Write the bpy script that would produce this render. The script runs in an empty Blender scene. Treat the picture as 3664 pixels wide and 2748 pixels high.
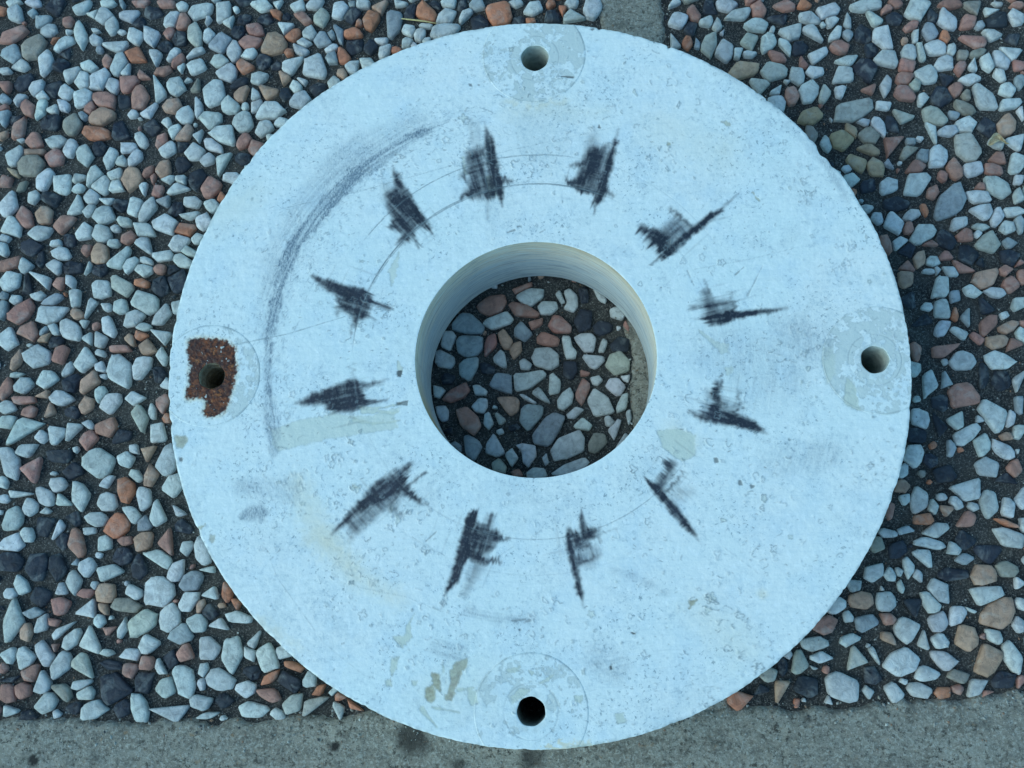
import bpy, math, random
import numpy as np
from mathutils import Matrix, Vector

scene = bpy.context.scene
col = scene.collection

# ------------------------------------------------------------------ camera
T = 0.0621                       # thickness of the ring, its top face is at z = T
cam_data = bpy.data.cameras.new('camera')
cam_data.sensor_width = 36.0
cam_data.lens = 36.0 * 2180.21 / 2212.0
cam_data.clip_start = 0.01
cam_data.clip_end = 50.0
cam = bpy.data.objects.new('camera', cam_data)
cam.matrix_world = (Matrix.Translation((0.0221, -0.1214, 0.5315 + T))
                    @ Matrix.Rotation(0.0611, 4, 'Y') @ Matrix.Rotation(0.2005, 4, 'X'))
col.objects.link(cam)
scene.camera = cam

# ------------------------------------------------------------------ sky and soft light
world = bpy.data.worlds.new('World')
scene.world = world
world.use_nodes = True
wn, wl = world.node_tree.nodes, world.node_tree.links
wn.clear()
sky = wn.new('ShaderNodeTexSky')
sky.sky_type = 'NISHITA'
sky.sun_disc = False
SUN_EL, SUN_ROT = math.radians(40), math.radians(250)
sky.sun_elevation = SUN_EL
sky.sun_rotation = SUN_ROT
sky.air_density = 1.0
sky.dust_density = 1.0
sky.ozone_density = 1.0
bg = wn.new('ShaderNodeBackground')
bg.inputs['Strength'].default_value = 0.135
wo = wn.new('ShaderNodeOutputWorld')
wb = wn.new('ShaderNodeMix')          # cyan white balance of the whole sky, the same in every direction
wb.data_type = 'RGBA'
wb.blend_type = 'MULTIPLY'
wb.inputs[0].default_value = 1.0
wb.inputs[7].default_value = (0.60, 1.0, 1.04, 1.0)
wl.new(sky.outputs[0], wb.inputs[6])
wl.new(wb.outputs[2], bg.inputs[0])
wl.new(bg.outputs[0], wo.inputs[0])
sun_data = bpy.data.lights.new('sun', 'SUN')
sun_data.energy = 0.6
sun_data.angle = math.radians(50)
sun_data.color = (1.0, 0.97, 0.86)
sun = bpy.data.objects.new('sun', sun_data)
dirv = Vector((math.sin(SUN_ROT) * math.cos(SUN_EL), math.cos(SUN_ROT) * math.cos(SUN_EL), math.sin(SUN_EL)))
sun.rotation_euler = dirv.to_track_quat('Z', 'Y').to_euler()
col.objects.link(sun)
scene.view_settings.view_transform = 'Standard'
scene.view_settings.look = 'None'
scene.view_settings.exposure = 0.78
scene.view_settings.gamma = 1.0

# ------------------------------------------------------------------ data (tenths of a millimetre, measured on the ground plane)
STONES='''
-3485 2580 73 49 -58 w
-3377 2582 29 28 -2 g
-3299 2536 55 47 49 g
-3251 2450 54 46 -2 w
-3373 2661 57 31 -2 w
-3516 2660 46 31 -2 w
-3210 2618 74 61 -2 k
-3028 2611 55 47 32 w
-3022 2411 123 44 -78 w
-2951 2572 45 37 -2 w
-2869 2538 77 52 -23 w
-2813 2470 80 41 -72 w
-2854 2629 51 31 -2 w
-2758 2631 44 16 -68 g
-2694 2532 72 43 7 w
-2623 2626 68 24 -2 p
-2465 2614 67 30 -2 p
-2545 2556 62 49 -2 k
-2635 2487 51 36 -2 k
-2413 2503 65 45 65 w
-2327 2476 57 42 64 p
-2221 2550 87 52 14 w
-2070 2532 74 62 64 w
-2172 2476 38 28 20 w
-2026 2453 66 33 48 w
-1976 2553 19 18 -2 w
-1923 2485 50 42 -2 k
-1951 2391 44 48 -2 k
-1806 2576 79 41 -13 w
-1696 2584 33 36 -2 w
-1704 2513 52 26 -23 o
-1779 2480 50 42 -2 k
-1637 2492 39 24 -2 k
-1552 2561 44 42 -2 w
-1453 2575 66 42 -2 w
-1526 2476 60 54 -2 p
-1400 2471 71 50 83 v
-1281 2526 60 60 -2 w
-1198 2482 55 54 -2 k
-1142 2420 27 36 -2 o
-1190 2565 33 24 -2 g
-1841 2404 66 46 -51 p
-1639 2415 58 45 -2 w
-1478 2367 52 50 -2 w
-1581 2353 54 36 20 o
-1870 2316 77 47 -2 p
-1709 2287 80 80 -2 t
-1372 2310 70 60 20 g
-1281 2354 78 32 -61 g
-1183 2351 60 35 -2 o
-1169 2256 60 65 -2 k
-1326 2250 48 33 20 w
-1508 2298 44 30 -2 w
-1603 2230 33 27 -2 o
-1533 2246 68 31 -23 w
-2242 2365 100 49 -77 v
-2143 2368 55 48 54 w
-2079 2318 73 65 64 g
-2347 2357 50 48 -2 k
-2417 2401 38 37 43 p
-2538 2388 86 49 -59 w
-2644 2380 67 44 -46 w
-2747 2419 28 18 -2 w
-2911 2365 42 42 -2 w
-2922 2432 28 15 -2 w
-3107 2427 34 18 -2 w
-3134 2343 77 53 14 w
-3192 2370 28 24 -2 o
-3491 2416 93 50 20 p
-3346 2321 95 79 66 h
-3489 2284 71 72 -2 g
-3245 2216 98 50 81 w
-3418 2198 49 44 43 w
-3101 2289 62 48 -2 k
-3137 2195 51 48 -2 k
-2790 2325 98 53 -12 w
-2883 2293 25 24 -2 g
-2639 2249 82 51 -27 o
-2820 2207 54 34 95 p
-2746 2187 86 63 80 w
-2669 2132 70 49 20 w
-2499 2226 67 46 -68 w
-2378 2240 61 35 64 w
-2347 2197 68 35 69 p
-2235 2246 82 36 54 w
-2438 2301 50 42 -2 k
-1976 2255 71 44 93 w
-1865 2228 48 36 20 w
-1775 2172 49 53 -2 k
-2213 2157 75 48 26 w
-2316 2143 38 28 94 w
-2071 2182 55 47 -2 w
-2011 2098 71 59 -2 w
-1893 2141 54 45 9 o
-2187 2022 136 29 55 h
-2447 2124 59 36 20 p
-2567 2099 44 47 -2 p
-2945 2176 54 42 -32 w
-3058 2127 65 50 76 w
-2981 2077 61 54 65 w
-2871 2085 83 68 65 w
-2773 2041 56 58 20 w
-2669 2055 81 54 48 p
-2467 2008 103 58 94 w
-2346 2010 63 59 -2 w
-2271 2042 28 23 -2 w
-3383 2073 68 71 -2 k
-3512 2077 66 45 96 p
-3515 2160 34 24 -2 w
-3189 2031 73 65 -2 k
-3290 2034 65 55 14 w
-3245 1980 45 35 -2 w
-3085 1992 53 56 -2 w
-2981 1942 70 64 48 w
-2819 1931 88 56 -27 p
-2588 1936 86 54 85 p
-2691 1922 55 47 -2 k
-3506 1959 34 33 -2 g
-3394 1955 53 31 37 w
-3337 1895 79 48 -66 p
-3499 1894 28 27 -2 p
-2919 1870 62 34 80 p
-3099 1905 55 32 -49 w
-3169 1878 47 38 -2 w
-3241 1880 81 35 76 w
-2837 1816 81 60 14 t
-3022 1781 85 62 85 h
-2849 1695 96 45 -12 o
-3379 1757 86 63 86 p
-3171 1785 83 58 -2 k
-3487 1830 59 39 96 g
-3424 1816 45 47 -2 k
-2954 1825 39 29 -2 g
-2686 1713 71 69 -2 k
-2618 1827 33 29 -2 w
-2499 1846 69 45 26 w
-2364 1877 65 50 9 t
-2272 1810 64 54 74 w
-2187 1848 103 36 89 w
-2079 1949 100 69 69 w
-1976 1864 72 52 -32 w
-1878 1856 29 22 93 w
-1905 1943 66 52 64 t
-1925 2025 69 36 31 k
-1796 2050 59 42 31 w
-1633 2050 52 38 -42 t
-1582 2130 82 70 -2 w
-1435 2119 93 81 92 w
-1721 1966 79 62 -22 t
-1823 1935 44 41 -2 w
-1803 1865 59 35 42 w
-1686 2134 44 35 -2 k
-1549 1984 41 43 -2 w
-1507 2023 37 22 -32 w
-1313 2179 43 47 -2 g
-1254 2195 56 43 -61 o
-1249 2067 32 35 -2 t
-1175 2105 51 47 -2 w
-1296 2004 52 43 92 w
-1397 1961 59 46 -2 k
-1523 1885 70 63 53 w
-1611 1934 49 46 -2 k
-1714 1816 102 61 4 w
-1883 1747 72 65 93 w
-2096 1776 76 63 -2 w
-1740 1697 54 54 -2 w
-1634 1728 43 40 -2 w
-2389 1756 36 35 -2 w
-2330 1703 48 41 20 w
-2490 1731 60 52 -2 k
-2268 1661 83 51 74 t
-2170 1653 40 35 42 w
-2002 1659 95 70 -41 w
-1876 1616 60 42 63 p
-1700 1639 38 40 -2 w
-1798 1568 48 45 -2 p
-3126 1651 64 43 -2 w
-3270 1655 59 54 20 p
-3359 1664 31 15 -2 w
-3022 1597 73 45 85 w
-2918 1543 83 55 -62 w
-2829 1591 49 52 -2 k
-2555 1641 65 37 -63 w
-2633 1597 59 44 14 w
-2417 1625 66 34 74 p
-2381 1573 60 57 -2 w
-2274 1599 57 33 94 k
-2190 1540 70 55 -50 w
-2068 1581 80 43 -31 w
-3387 1561 70 57 60 w
-3267 1575 72 29 -2 t
-3270 1490 97 85 65 h
-3125 1531 63 57 -2 p
-2752 1521 73 47 85 w
-2674 1496 44 37 -2 w
-2583 1516 64 47 53 w
-2383 1437 67 55 84 t
-2489 1412 60 34 74 p
-2271 1463 49 51 -2 k
-2106 1492 51 48 -2 w
-2002 1461 79 57 47 w
-1875 1497 54 51 -2 k
-1937 1364 59 39 -1 w
-1855 1418 32 28 -2 w
-3178 1385 71 52 75 w
-3060 1359 79 60 95 w
-2933 1401 58 35 31 w
-2846 1399 70 52 70 w
-2593 1364 86 67 -76 t
-2705 1407 49 45 -2 w
-2465 1378 39 32 94 p
-2162 1359 84 59 94 k
-2269 1356 49 31 -1 w
-3375 1435 53 19 -30 y
-3435 1380 44 40 -1 p
-3321 1343 42 24 54 h
-3237 1263 47 44 20 w
-3126 1249 66 51 -1 k
-2792 1341 73 60 95 w
-2693 1322 48 43 95 w
-2942 1317 42 26 20 w
-2534 1295 78 49 25 w
-2415 1292 45 40 94 p
-2293 1306 83 51 4 w
-2350 1364 43 28 -1 w
-2073 1306 70 73 -1 p
-2004 1232 50 32 -31 o
-2850 1259 54 51 -1 w
-2751 1234 52 33 -7 w
-3397 1222 76 57 76 w
-2981 1200 73 73 -1 w
-2646 1203 59 45 -1 k
-2564 1190 64 57 94 w
-2465 1160 81 61 79 w
-2366 1208 48 45 -1 g
-2299 1162 54 50 -1 k
-2184 1203 59 47 -1 w
-2054 1178 48 44 -1 w
-3278 1129 82 49 -57 p
-3154 1138 67 54 95 t
-3013 1084 70 61 -1 p
-2858 1164 48 40 64 w
-2764 1134 88 63 -11 w
-2614 1081 53 35 -16 w
-2179 1120 93 28 25 w
-2362 1069 90 65 -11 w
-2101 1069 59 55 -1 w
-2476 1017 95 45 -26 w
-2226 1028 83 42 14 o
-3364 1059 81 58 -30 w
-3175 1016 87 46 14 w
-2878 1020 57 58 31 w
-2764 1007 65 58 -1 w
-2676 1038 32 25 -1 w
-2584 970 52 42 20 p
-2981 968 49 50 -1 k
-3394 988 33 28 -1 w
-2480 924 69 71 -1 w
-2252 935 72 56 31 w
-2137 960 42 33 -1 w
-2678 939 38 28 -1 w
-3226 929 70 55 -1 k
-3409 922 63 31 -65 w
-3016 881 67 45 -21 w
-3055 947 38 28 -1 w
-2852 899 39 32 95 p
-2769 870 71 57 90 t
-2352 856 74 44 -1 w
-2632 829 94 62 64 w
-2184 874 60 32 -21 w
-2456 820 61 29 -30 w
-3345 822 79 45 14 p
-3245 798 49 44 -1 w
-3154 851 61 32 95 k
-3057 794 48 44 -1 w
-2932 781 77 48 -16 k
-2842 790 44 32 95 w
-2560 795 52 50 64 w
-2473 761 58 43 -1 w
-2227 810 71 47 -21 w
-2760 766 51 40 31 k
-2367 759 37 33 -1 p
-2282 757 42 38 -1 k
-1283 2515 78 60 92 w
-1137 2563 72 35 -13 w
-1206 2482 49 54 -2 k
-1006 2540 60 48 -2 t
-1079 2430 78 52 53 o
-932 2424 96 66 82 g
-1185 2357 54 35 -2 o
-1283 2343 95 38 -61 g
-1326 2338 38 35 -2 g
-809 2491 59 43 91 k
-876 2559 60 30 -2 w
-701 2481 81 63 -23 o
-561 2547 60 30 -2 w
-576 2452 70 53 14 w
-648 2532 43 36 -2 k
-447 2453 62 34 57 w
-367 2527 59 47 -2 g
-475 2537 47 32 91 k
-216 2462 99 71 -2 o
-120 2530 48 30 -2 w
-366 2403 70 65 -2 k
-2 2490 75 53 25 w
-24 2397 37 21 -2 o
-99 2405 48 35 -2 k
110 2515 32 35 -2 o
120 2426 59 47 -2 k
189 2471 35 27 89 o
248 2515 48 35 -2 w
263 2415 66 62 -34 w
380 2469 87 59 80 w
-580 2352 101 47 14 w
-817 2361 49 47 -2 w
-747 2323 47 38 91 w
-697 2286 27 29 -2 w
-710 2387 49 18 -2 w
-826 2273 43 41 -2 w
-999 2291 43 29 -2 w
-965 2226 77 35 52 w
-1081 2131 55 40 -18 w
-1068 2247 49 47 -2 k
-1171 2256 70 54 92 k
-1261 2195 46 47 -2 o
-1312 2250 38 35 -2 w
-1183 2117 54 47 -2 w
-1252 2084 35 27 92 t
-901 2223 38 23 -2 o
-783 2254 22 18 -2 w
-1304 2016 52 38 92 w
907 2473 42 41 -2 w
925 2361 61 53 46 w
1031 2404 68 32 -65 p
1107 2349 44 40 -2 w
1173 2323 46 31 79 w
1203 2276 29 13 83 w
1011 2306 47 52 -2 k
1132 2452 47 52 -2 k
905 2223 52 42 88 w
982 2209 50 35 60 o
1044 2201 40 18 88 g
1242 2471 78 52 -2 w
1312 2399 84 49 20 w
1438 2423 63 45 -75 p
1422 2314 78 52 -19 w
1569 2366 67 46 -2 k
1604 2446 72 41 -2 p
1719 2453 46 35 -2 o
1127 2187 80 52 74 v
1208 2144 71 62 88 w
1295 2135 40 26 78 w
1386 2200 52 51 -2 v
1488 2191 68 44 74 w
1366 2110 41 23 -2 w
1631 2260 75 54 9 w
1764 2353 67 49 -8 w
1870 2395 78 46 9 w
1891 2325 55 35 40 w
1839 2304 20 17 -2 w
1773 2238 90 61 -46 w
1911 2239 56 36 59 w
1600 2159 88 32 -61 w
1681 2144 51 51 -2 k
1931 2147 53 43 -2 p
1993 2316 51 24 -76 g
1988 2230 36 34 -2 g
2128 2426 103 46 9 w
2143 2339 62 57 -36 w
2427 2391 91 62 59 w
2280 2328 56 46 -2 k
2244 2398 43 28 30 p
2298 2437 41 29 -2 p
2084 2227 56 63 -2 k
2215 2205 83 70 -76 w
2388 2278 48 38 30 p
2496 2235 73 46 -81 g
2603 2305 115 47 -49 w
2524 2331 60 37 -67 k
2637 2412 76 29 -2 p
2778 2401 61 52 -2 h
2733 2289 55 51 -2 p
2583 2192 45 31 -86 o
2408 2209 51 23 77 w
2133 2117 57 46 86 k
2920 2304 60 63 -2 k
2886 2368 40 40 -2 w
2806 2263 30 28 -2 g
3032 2317 50 57 -2 w
2925 2407 35 17 -2 w
3044 2391 45 23 -2 p
2865 2193 57 34 -13 w
2756 2152 115 51 -8 p
2527 2120 66 61 9 w
3012 2165 45 45 -2 k
1540 2092 64 33 -50 p
1701 2053 41 40 -2 p
1795 2084 78 47 59 w
1976 2049 88 28 14 w
2214 2047 85 62 -13 w
2363 2087 50 54 -2 w
2429 2090 54 26 -72 w
2336 2003 57 49 20 p
2568 2012 77 47 15 w
2452 1938 75 67 -24 w
2616 2100 39 28 85 w
2683 2064 35 34 -2 h
2779 2072 52 27 20 h
2914 2023 68 48 -63 w
2984 2076 55 50 -2 w
2827 1998 61 45 85 w
2746 1989 45 39 -2 w
2670 1975 42 45 -2 p
1330 2003 104 61 20 y
1514 1986 82 62 9 v
1768 1977 58 39 -2 w
1939 1949 71 56 -2 w
2082 1972 76 79 -2 k
1655 1953 71 47 -65 w
2320 1920 56 41 9 p
2201 1879 73 35 77 w
2569 1900 55 50 -2 k
2899 1917 52 32 -57 w
2713 1896 60 33 -2 w
3015 1986 40 33 -2 p
1418 1905 71 51 -13 v
1592 1921 20 17 -2 w
1527 1856 57 27 25 w
1725 1844 83 61 69 w
1820 1830 61 33 82 v
1917 1838 45 38 86 w
1622 1814 61 46 87 p
2104 1854 51 33 9 p
2312 1809 76 50 -35 p
2381 1868 44 37 86 v
2618 1832 45 50 -2 p
2777 1772 98 56 -57 w
2939 1816 49 55 -2 w
2679 1786 30 33 -2 h
2530 1791 65 66 -2 k
3013 1864 55 30 84 g
1528 1778 61 53 87 w
1989 1719 130 81 25 v
2171 1741 57 28 -7 w
1731 1683 79 55 9 y
2287 1677 64 48 20 v
2414 1772 40 44 -2 w
2489 1655 89 55 -30 v
2662 1704 69 38 -35 h
2940 1717 65 38 9 w
2662 1595 65 51 9 w
2907 1582 77 56 76 t
2998 1656 49 29 84 w
2136 1599 72 37 -56 w
2049 1629 35 33 -2 w
1970 1577 58 31 -66 y
1911 1513 75 76 -2 y
2072 1541 60 55 -2 h
2217 1608 45 49 -2 k
2441 1552 80 36 -76 w
2555 1560 59 38 -2 w
2599 1662 30 27 -2 g
2788 1575 54 60 -2 k
1723 1551 64 42 -65 h
1810 1494 54 31 -75 w
2066 1443 59 38 -13 y
2216 1461 71 64 20 p
2302 1426 56 40 20 h
2477 1394 70 59 58 w
2658 1438 98 67 -67 v
2837 1465 49 33 -35 w
2955 1472 59 49 -2 w
2378 1511 22 19 -2 w
2317 1485 25 27 -2 g
1991 1364 55 48 -34 y
2097 1329 54 59 -2 y
2188 1348 39 24 -24 g
2339 1323 60 37 9 p
2394 1402 39 38 -2 g
2577 1300 73 40 -76 p
2680 1303 59 48 9 w
2838 1368 49 43 -2 p
2802 1294 53 40 -13 p
2947 1333 70 53 84 w
1948 1247 52 48 -1 w
2168 1209 59 49 58 w
2341 1221 97 64 30 w
1862 1287 20 22 -2 w
1923 1323 25 22 -2 w
2807 1193 91 59 -35 w
2704 1127 68 53 -1 w
2714 1185 34 27 -1 p
2530 1083 138 68 58 g
2429 1160 48 34 67 p
2496 1260 29 32 -1 p
2371 1045 51 20 -71 o
2208 1091 73 48 -1 k
2049 1207 44 48 -1 k
1943 1162 30 27 -1 o
2946 1227 34 32 -1 w
2936 1121 42 29 84 w
2030 1064 42 24 -1 w
2084 999 39 42 -1 w
2290 1010 50 31 20 w
2184 970 58 55 -1 w
2719 1026 68 47 -1 w
2568 962 57 44 39 w
2793 988 64 38 67 w
2892 1022 63 32 -1 w
2686 928 48 26 -1 w
2854 924 43 47 -1 w
2274 932 34 37 -1 p
2344 888 83 54 9 w
2599 877 58 47 -1 p
2668 886 29 26 -1 w
2730 833 76 62 30 v
2923 943 52 29 84 g
2208 834 50 36 20 w
2125 825 66 30 -75 p
2244 791 58 47 -1 k
2382 820 50 30 20 p
2481 849 65 56 -66 k
2594 758 76 63 -23 k
2854 820 43 31 -1 g
2472 745 43 39 -1 p
2312 728 47 38 58 t
2393 716 43 31 -1 w
2854 727 67 57 -1 k
2235 678 53 41 -1 p
2553 677 71 26 -28 p
2680 700 43 26 -1 k
2417 664 31 19 76 w
2494 657 47 26 -23 w
2809 656 52 31 -1 p
2899 695 31 24 84 p
-3156 706 70 71 -1 w
-3009 687 47 36 75 p
-2940 692 59 31 -61 w
-3332 694 77 63 65 w
-3228 681 71 48 96 k
-2734 639 64 59 -1 w
-2607 653 72 67 20 v
-2477 672 54 29 -11 o
-2251 695 86 74 94 k
-2353 648 63 59 -1 k
-3146 604 47 28 9 w
-3282 579 38 38 -1 w
-3366 608 33 27 96 g
-3047 570 97 31 31 g
-3243 503 96 62 36 p
-3049 484 118 57 9 w
-2889 588 62 43 -57 w
-2791 506 69 45 90 w
-2879 481 44 31 -30 t
-2697 521 42 27 -1 w
-2602 519 53 48 -1 w
-2441 548 109 67 -21 w
-2330 461 76 44 58 w
-2239 513 47 43 -1 w
-2507 443 71 49 25 w
-2445 384 47 32 -1 w
-3362 521 65 27 96 g
-2923 381 89 53 -34 w
-2821 416 41 26 -20 w
-3181 369 69 56 -1 p
-2671 393 82 46 -66 w
-3007 372 61 25 -52 w
-3086 367 45 20 59 g
-3316 334 73 55 -47 w
-3071 325 40 25 31 t
-2750 399 30 22 64 p
-2711 309 61 38 -48 w
-2790 310 40 39 42 w
-2336 329 65 63 -1 w
-2522 306 49 28 -39 t
-2404 262 52 50 -1 t
-2462 337 49 31 -20 o
-2581 254 52 32 -1 p
-3118 210 97 70 -11 w
-2966 213 72 51 80 p
-2806 189 74 63 95 w
-2710 225 33 23 -29 w
-3006 303 53 42 -1 k
-3162 279 21 13 -1 w
-3238 190 75 33 64 t
-2311 193 63 31 94 w
-2570 108 113 76 -66 w
-2441 127 70 54 63 w
-2905 123 60 27 69 w
-2697 136 39 31 -1 w
-2324 84 57 47 94 k
-3228 91 50 16 -1 w
-2767 38 75 49 69 t
-3036 62 71 59 20 w
-3184 22 60 52 -1 w
-2877 39 69 49 47 k
-2676 78 26 16 -1 w
-3287 3 65 36 70 p
-2683 -35 51 32 85 w
-2463 -64 57 41 -1 w
-2273 22 36 36 -1 w
-2936 -58 73 47 -1 w
-3048 -31 41 26 9 t
-2611 -87 79 59 63 w
-3181 -66 84 31 -1 p
-2348 -147 72 28 -81 w
-2290 -96 56 44 94 p
-2422 -192 89 45 -66 v
-3007 -129 42 41 -1 t
-2854 -151 52 41 -1 k
-2770 -106 55 43 74 t
-3270 -116 58 41 -1 w
-3126 -143 49 33 36 p
-3157 -246 133 54 36 w
-2943 -263 76 60 90 w
-2828 -274 56 52 95 w
-3260 -209 55 43 20 w
-2634 -245 67 64 -1 p
-2744 -229 37 25 -20 w
-2736 -321 55 52 20 p
-2298 -279 59 61 46 w
-2527 -302 74 42 30 k
-3033 -298 39 38 30 w
-3118 -378 64 43 30 w
-2258 -193 31 26 94 o
-2444 -379 37 29 -20 w
-2350 -409 56 48 0 t
-2923 -415 101 54 -19 k
-3213 -468 123 54 -79 w
-3060 -494 80 73 20 p
-2662 -472 98 89 30 w
-2495 -443 58 44 -20 w
-2245 -455 98 60 79 w
-2325 -544 68 41 79 t
-2416 -544 52 31 -47 w
-2817 -511 67 50 0 k
-2902 -590 51 45 0 w
-2189 -605 87 57 68 w
-2602 -577 43 26 41 w
-2481 -623 76 45 -75 o
-2934 -525 21 10 0 w
-3118 -639 76 33 10 w
-2752 -671 92 54 -65 w
-2370 -678 68 49 84 w
-2977 -669 80 45 -37 w
-2586 -701 56 49 0 w
-2862 -690 58 39 -19 w
-3068 -728 52 46 96 w
-3253 -578 45 31 96 w
-2149 -743 55 39 0 w
-3232 -678 31 25 0 w
-2969 -749 31 20 0 w
-3163 -801 67 66 63 w
-2649 -799 77 39 -5 w
-2519 -843 73 66 95 o
-2429 -775 62 34 -51 w
-2272 -781 102 53 89 w
-2353 -839 57 46 62 g
-2791 -803 51 44 0 k
-2961 -836 66 54 0 k
-2891 -881 83 34 63 w
-2684 -872 35 29 0 w
-2851 -925 54 46 95 k
-2753 -945 86 51 -65 p
-3067 -900 46 42 0 w
-3149 -943 94 53 15 w
-2587 -945 53 43 30 w
-2462 -931 50 29 0 p
-2347 -926 71 54 68 t
-2180 -946 72 63 89 p
-2079 -970 53 38 89 w
-2112 -849 55 49 0 k
-3153 -1050 76 63 0 k
-2993 -1080 78 71 96 k
-2862 -1080 77 55 95 k
-2465 -1023 60 53 0 k
-2616 -1017 20 19 0 w
-1983 -995 94 48 -66 w
-2248 -1052 92 73 -37 w
-2365 -1090 72 50 94 k
-2675 -1090 65 55 95 w
-2537 -1119 71 59 -19 w
-2139 -1114 71 48 83 w
-1942 -1100 45 26 0 w
-2753 -1176 76 40 90 w
-3073 -1195 81 43 -55 w
-2626 -1190 29 23 95 w
-2753 -1061 24 20 95 g
-2046 -1176 71 55 35 g
-2946 -1252 62 55 95 k
-2548 -1233 65 57 0 t
-2668 -1233 53 30 20 p
-2374 -1228 56 40 -19 w
-2235 -1228 97 83 0 w
-1914 -1233 55 42 -19 w
-2824 -1214 38 36 0 w
-3134 -1238 38 31 0 w
-1820 -1242 68 31 -66 o
-2044 -1280 70 48 56 w
-2422 -1309 110 45 -7 h
-2821 -1309 57 55 30 p
-2664 -1338 62 62 95 w
-2560 -1328 58 24 -51 t
-1978 -1313 42 25 88 t
-1917 -1346 54 38 -56 k
-1850 -1308 22 16 0 t
-1768 -1294 45 28 -38 o
-3102 -1404 127 53 91 w
-2977 -1352 64 29 10 g
-2155 -1384 93 52 83 w
-2320 -1412 94 62 35 v
-1748 -1379 78 37 0 w
-2921 -1414 60 36 52 w
-1986 -1412 63 52 -56 w
-2847 -1404 44 29 10 p
-3016 -1466 52 37 96 t
-2789 -1442 66 45 30 w
-2574 -1399 35 35 62 w
-2510 -1450 49 31 -65 p
-2432 -1441 87 25 64 w
-1852 -1444 60 54 61 w
-2080 -1477 64 56 0 g
-2608 -1516 87 60 -46 w
-2738 -1502 74 45 51 w
-2834 -1545 28 20 95 p
-2263 -1529 65 61 94 w
-1914 -1551 73 66 83 w
-2044 -1575 68 52 62 p
-1635 -1504 64 44 72 w
-1664 -1587 46 34 93 w
-1771 -1587 96 66 88 w
-2519 -1581 52 23 -9 w
-2376 -1590 52 39 25 w
-2889 -1592 74 42 -55 w
-3112 -1597 47 45 30 w
-3006 -1615 67 51 -74 w
-1562 -1600 89 66 -67 w
-1472 -1568 53 41 0 w
-2783 -1665 83 60 84 w
-2665 -1665 80 65 -75 v
-3135 -1667 30 28 0 p
-2274 -1636 48 42 -55 p
-2489 -1646 70 36 -14 k
-2369 -1677 46 39 0 p
-2200 -1654 63 21 -56 w
-2134 -1616 51 44 94 k
-2968 -1699 54 51 63 p
-3094 -1723 64 28 0 k
-2889 -1749 68 47 85 w
-2043 -1735 100 56 -56 w
-1840 -1730 93 57 -14 w
-1936 -1671 41 32 94 w
-1940 -1753 32 27 94 w
-1528 -1705 64 24 40 o
-1401 -1650 72 23 -14 o
-2286 -1737 63 62 62 k
-2468 -1784 107 78 0 k
-1644 -1688 53 41 0 k
-2657 -1757 62 33 15 w
-2771 -1799 60 41 -18 h
-3003 -1796 54 44 -54 p
-3095 -1815 64 51 -54 p
-2627 -1812 54 37 0 w
-2147 -1773 63 54 78 w
-1683 -1779 63 48 0 w
-1426 -1741 72 59 0 k
-1311 -1723 48 45 0 w
-1252 -1786 45 21 50 o
-2849 -1859 70 55 25 w
-1542 -1810 80 36 -14 p
-3066 -1906 53 43 15 w
-2571 -1903 85 45 20 w
-2300 -1883 95 49 -60 w
-1939 -1853 63 45 -18 w
-1804 -1843 53 41 0 k
-2114 -1900 111 63 0 w
-2694 -1895 52 38 20 k
-2964 -1933 59 27 0 k
-2789 -1923 29 25 0 w
-2401 -1893 53 50 0 k
-1396 -1859 69 49 29 v
-1634 -1892 96 50 0 w
-1485 -1913 43 27 -18 w
-1258 -1876 93 64 24 v
-1134 -1884 65 30 -52 w
-1896 -1921 67 21 10 w
-1804 -1938 19 14 0 w
-1136 -1817 38 27 -19 o
-1040 -1865 52 25 -19 o
-1166 -1785 33 23 0 w
2033 -771 57 23 76 p
2221 -828 54 38 -11 o
2279 -744 52 23 85 w
2450 -824 67 46 48 p
2354 -773 41 33 0 t
2698 -756 48 46 -43 w
2694 -853 75 17 -21 o
2014 -902 55 28 0 w
2102 -883 41 28 0 g
1945 -966 41 42 0 h
2053 -994 61 50 20 k
2267 -889 90 38 24 w
2243 -958 87 37 0 w
2236 -1045 86 53 0 w
2440 -940 62 57 -54 k
2372 -995 36 35 0 w
2422 -1046 45 28 0 g
2562 -996 84 66 -21 k
2686 -932 88 52 -27 w
1916 -1123 66 46 43 w
2006 -1137 44 31 -47 w
2057 -1118 26 24 -31 w
2109 -1100 68 26 -79 w
2160 -1141 45 25 -79 w
2061 -1196 36 16 -84 w
2351 -1132 90 41 0 k
2518 -1137 68 55 0 t
2647 -1105 61 40 -21 h
2716 -1178 55 27 84 w
1964 -1210 16 14 0 w
2275 -1232 74 49 -53 w
2535 -1241 91 49 5 w
1832 -1278 67 48 -10 t
1972 -1287 61 61 -31 w
1801 -1191 41 41 0 g
2120 -1305 59 54 0 k
2212 -1287 70 40 -64 w
2584 -1349 112 71 33 t
1698 -1305 56 42 34 w
1975 -1377 47 37 -10 p
1855 -1404 68 52 0 g
1757 -1373 33 30 -63 w
2074 -1439 72 67 0 w
2253 -1394 60 48 57 w
2368 -1363 70 48 29 w
2424 -1327 35 14 -21 w
2694 -1411 51 37 -64 w
1623 -1414 70 46 20 p
1750 -1494 55 29 15 w
1967 -1484 43 32 -63 t
2156 -1484 60 35 -63 w
2253 -1497 46 39 -20 w
2394 -1470 71 69 85 t
2546 -1469 47 37 -42 w
2483 -1474 22 18 85 p
1567 -1512 87 38 5 w
1599 -1584 64 26 10 w
1783 -1601 68 57 66 v
1892 -1591 82 23 -68 w
2034 -1613 113 66 10 w
2267 -1599 77 46 -36 w
2507 -1598 87 62 56 t
2640 -1597 97 44 -64 w
1475 -1615 58 52 87 v
1379 -1638 53 27 87 k
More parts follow.
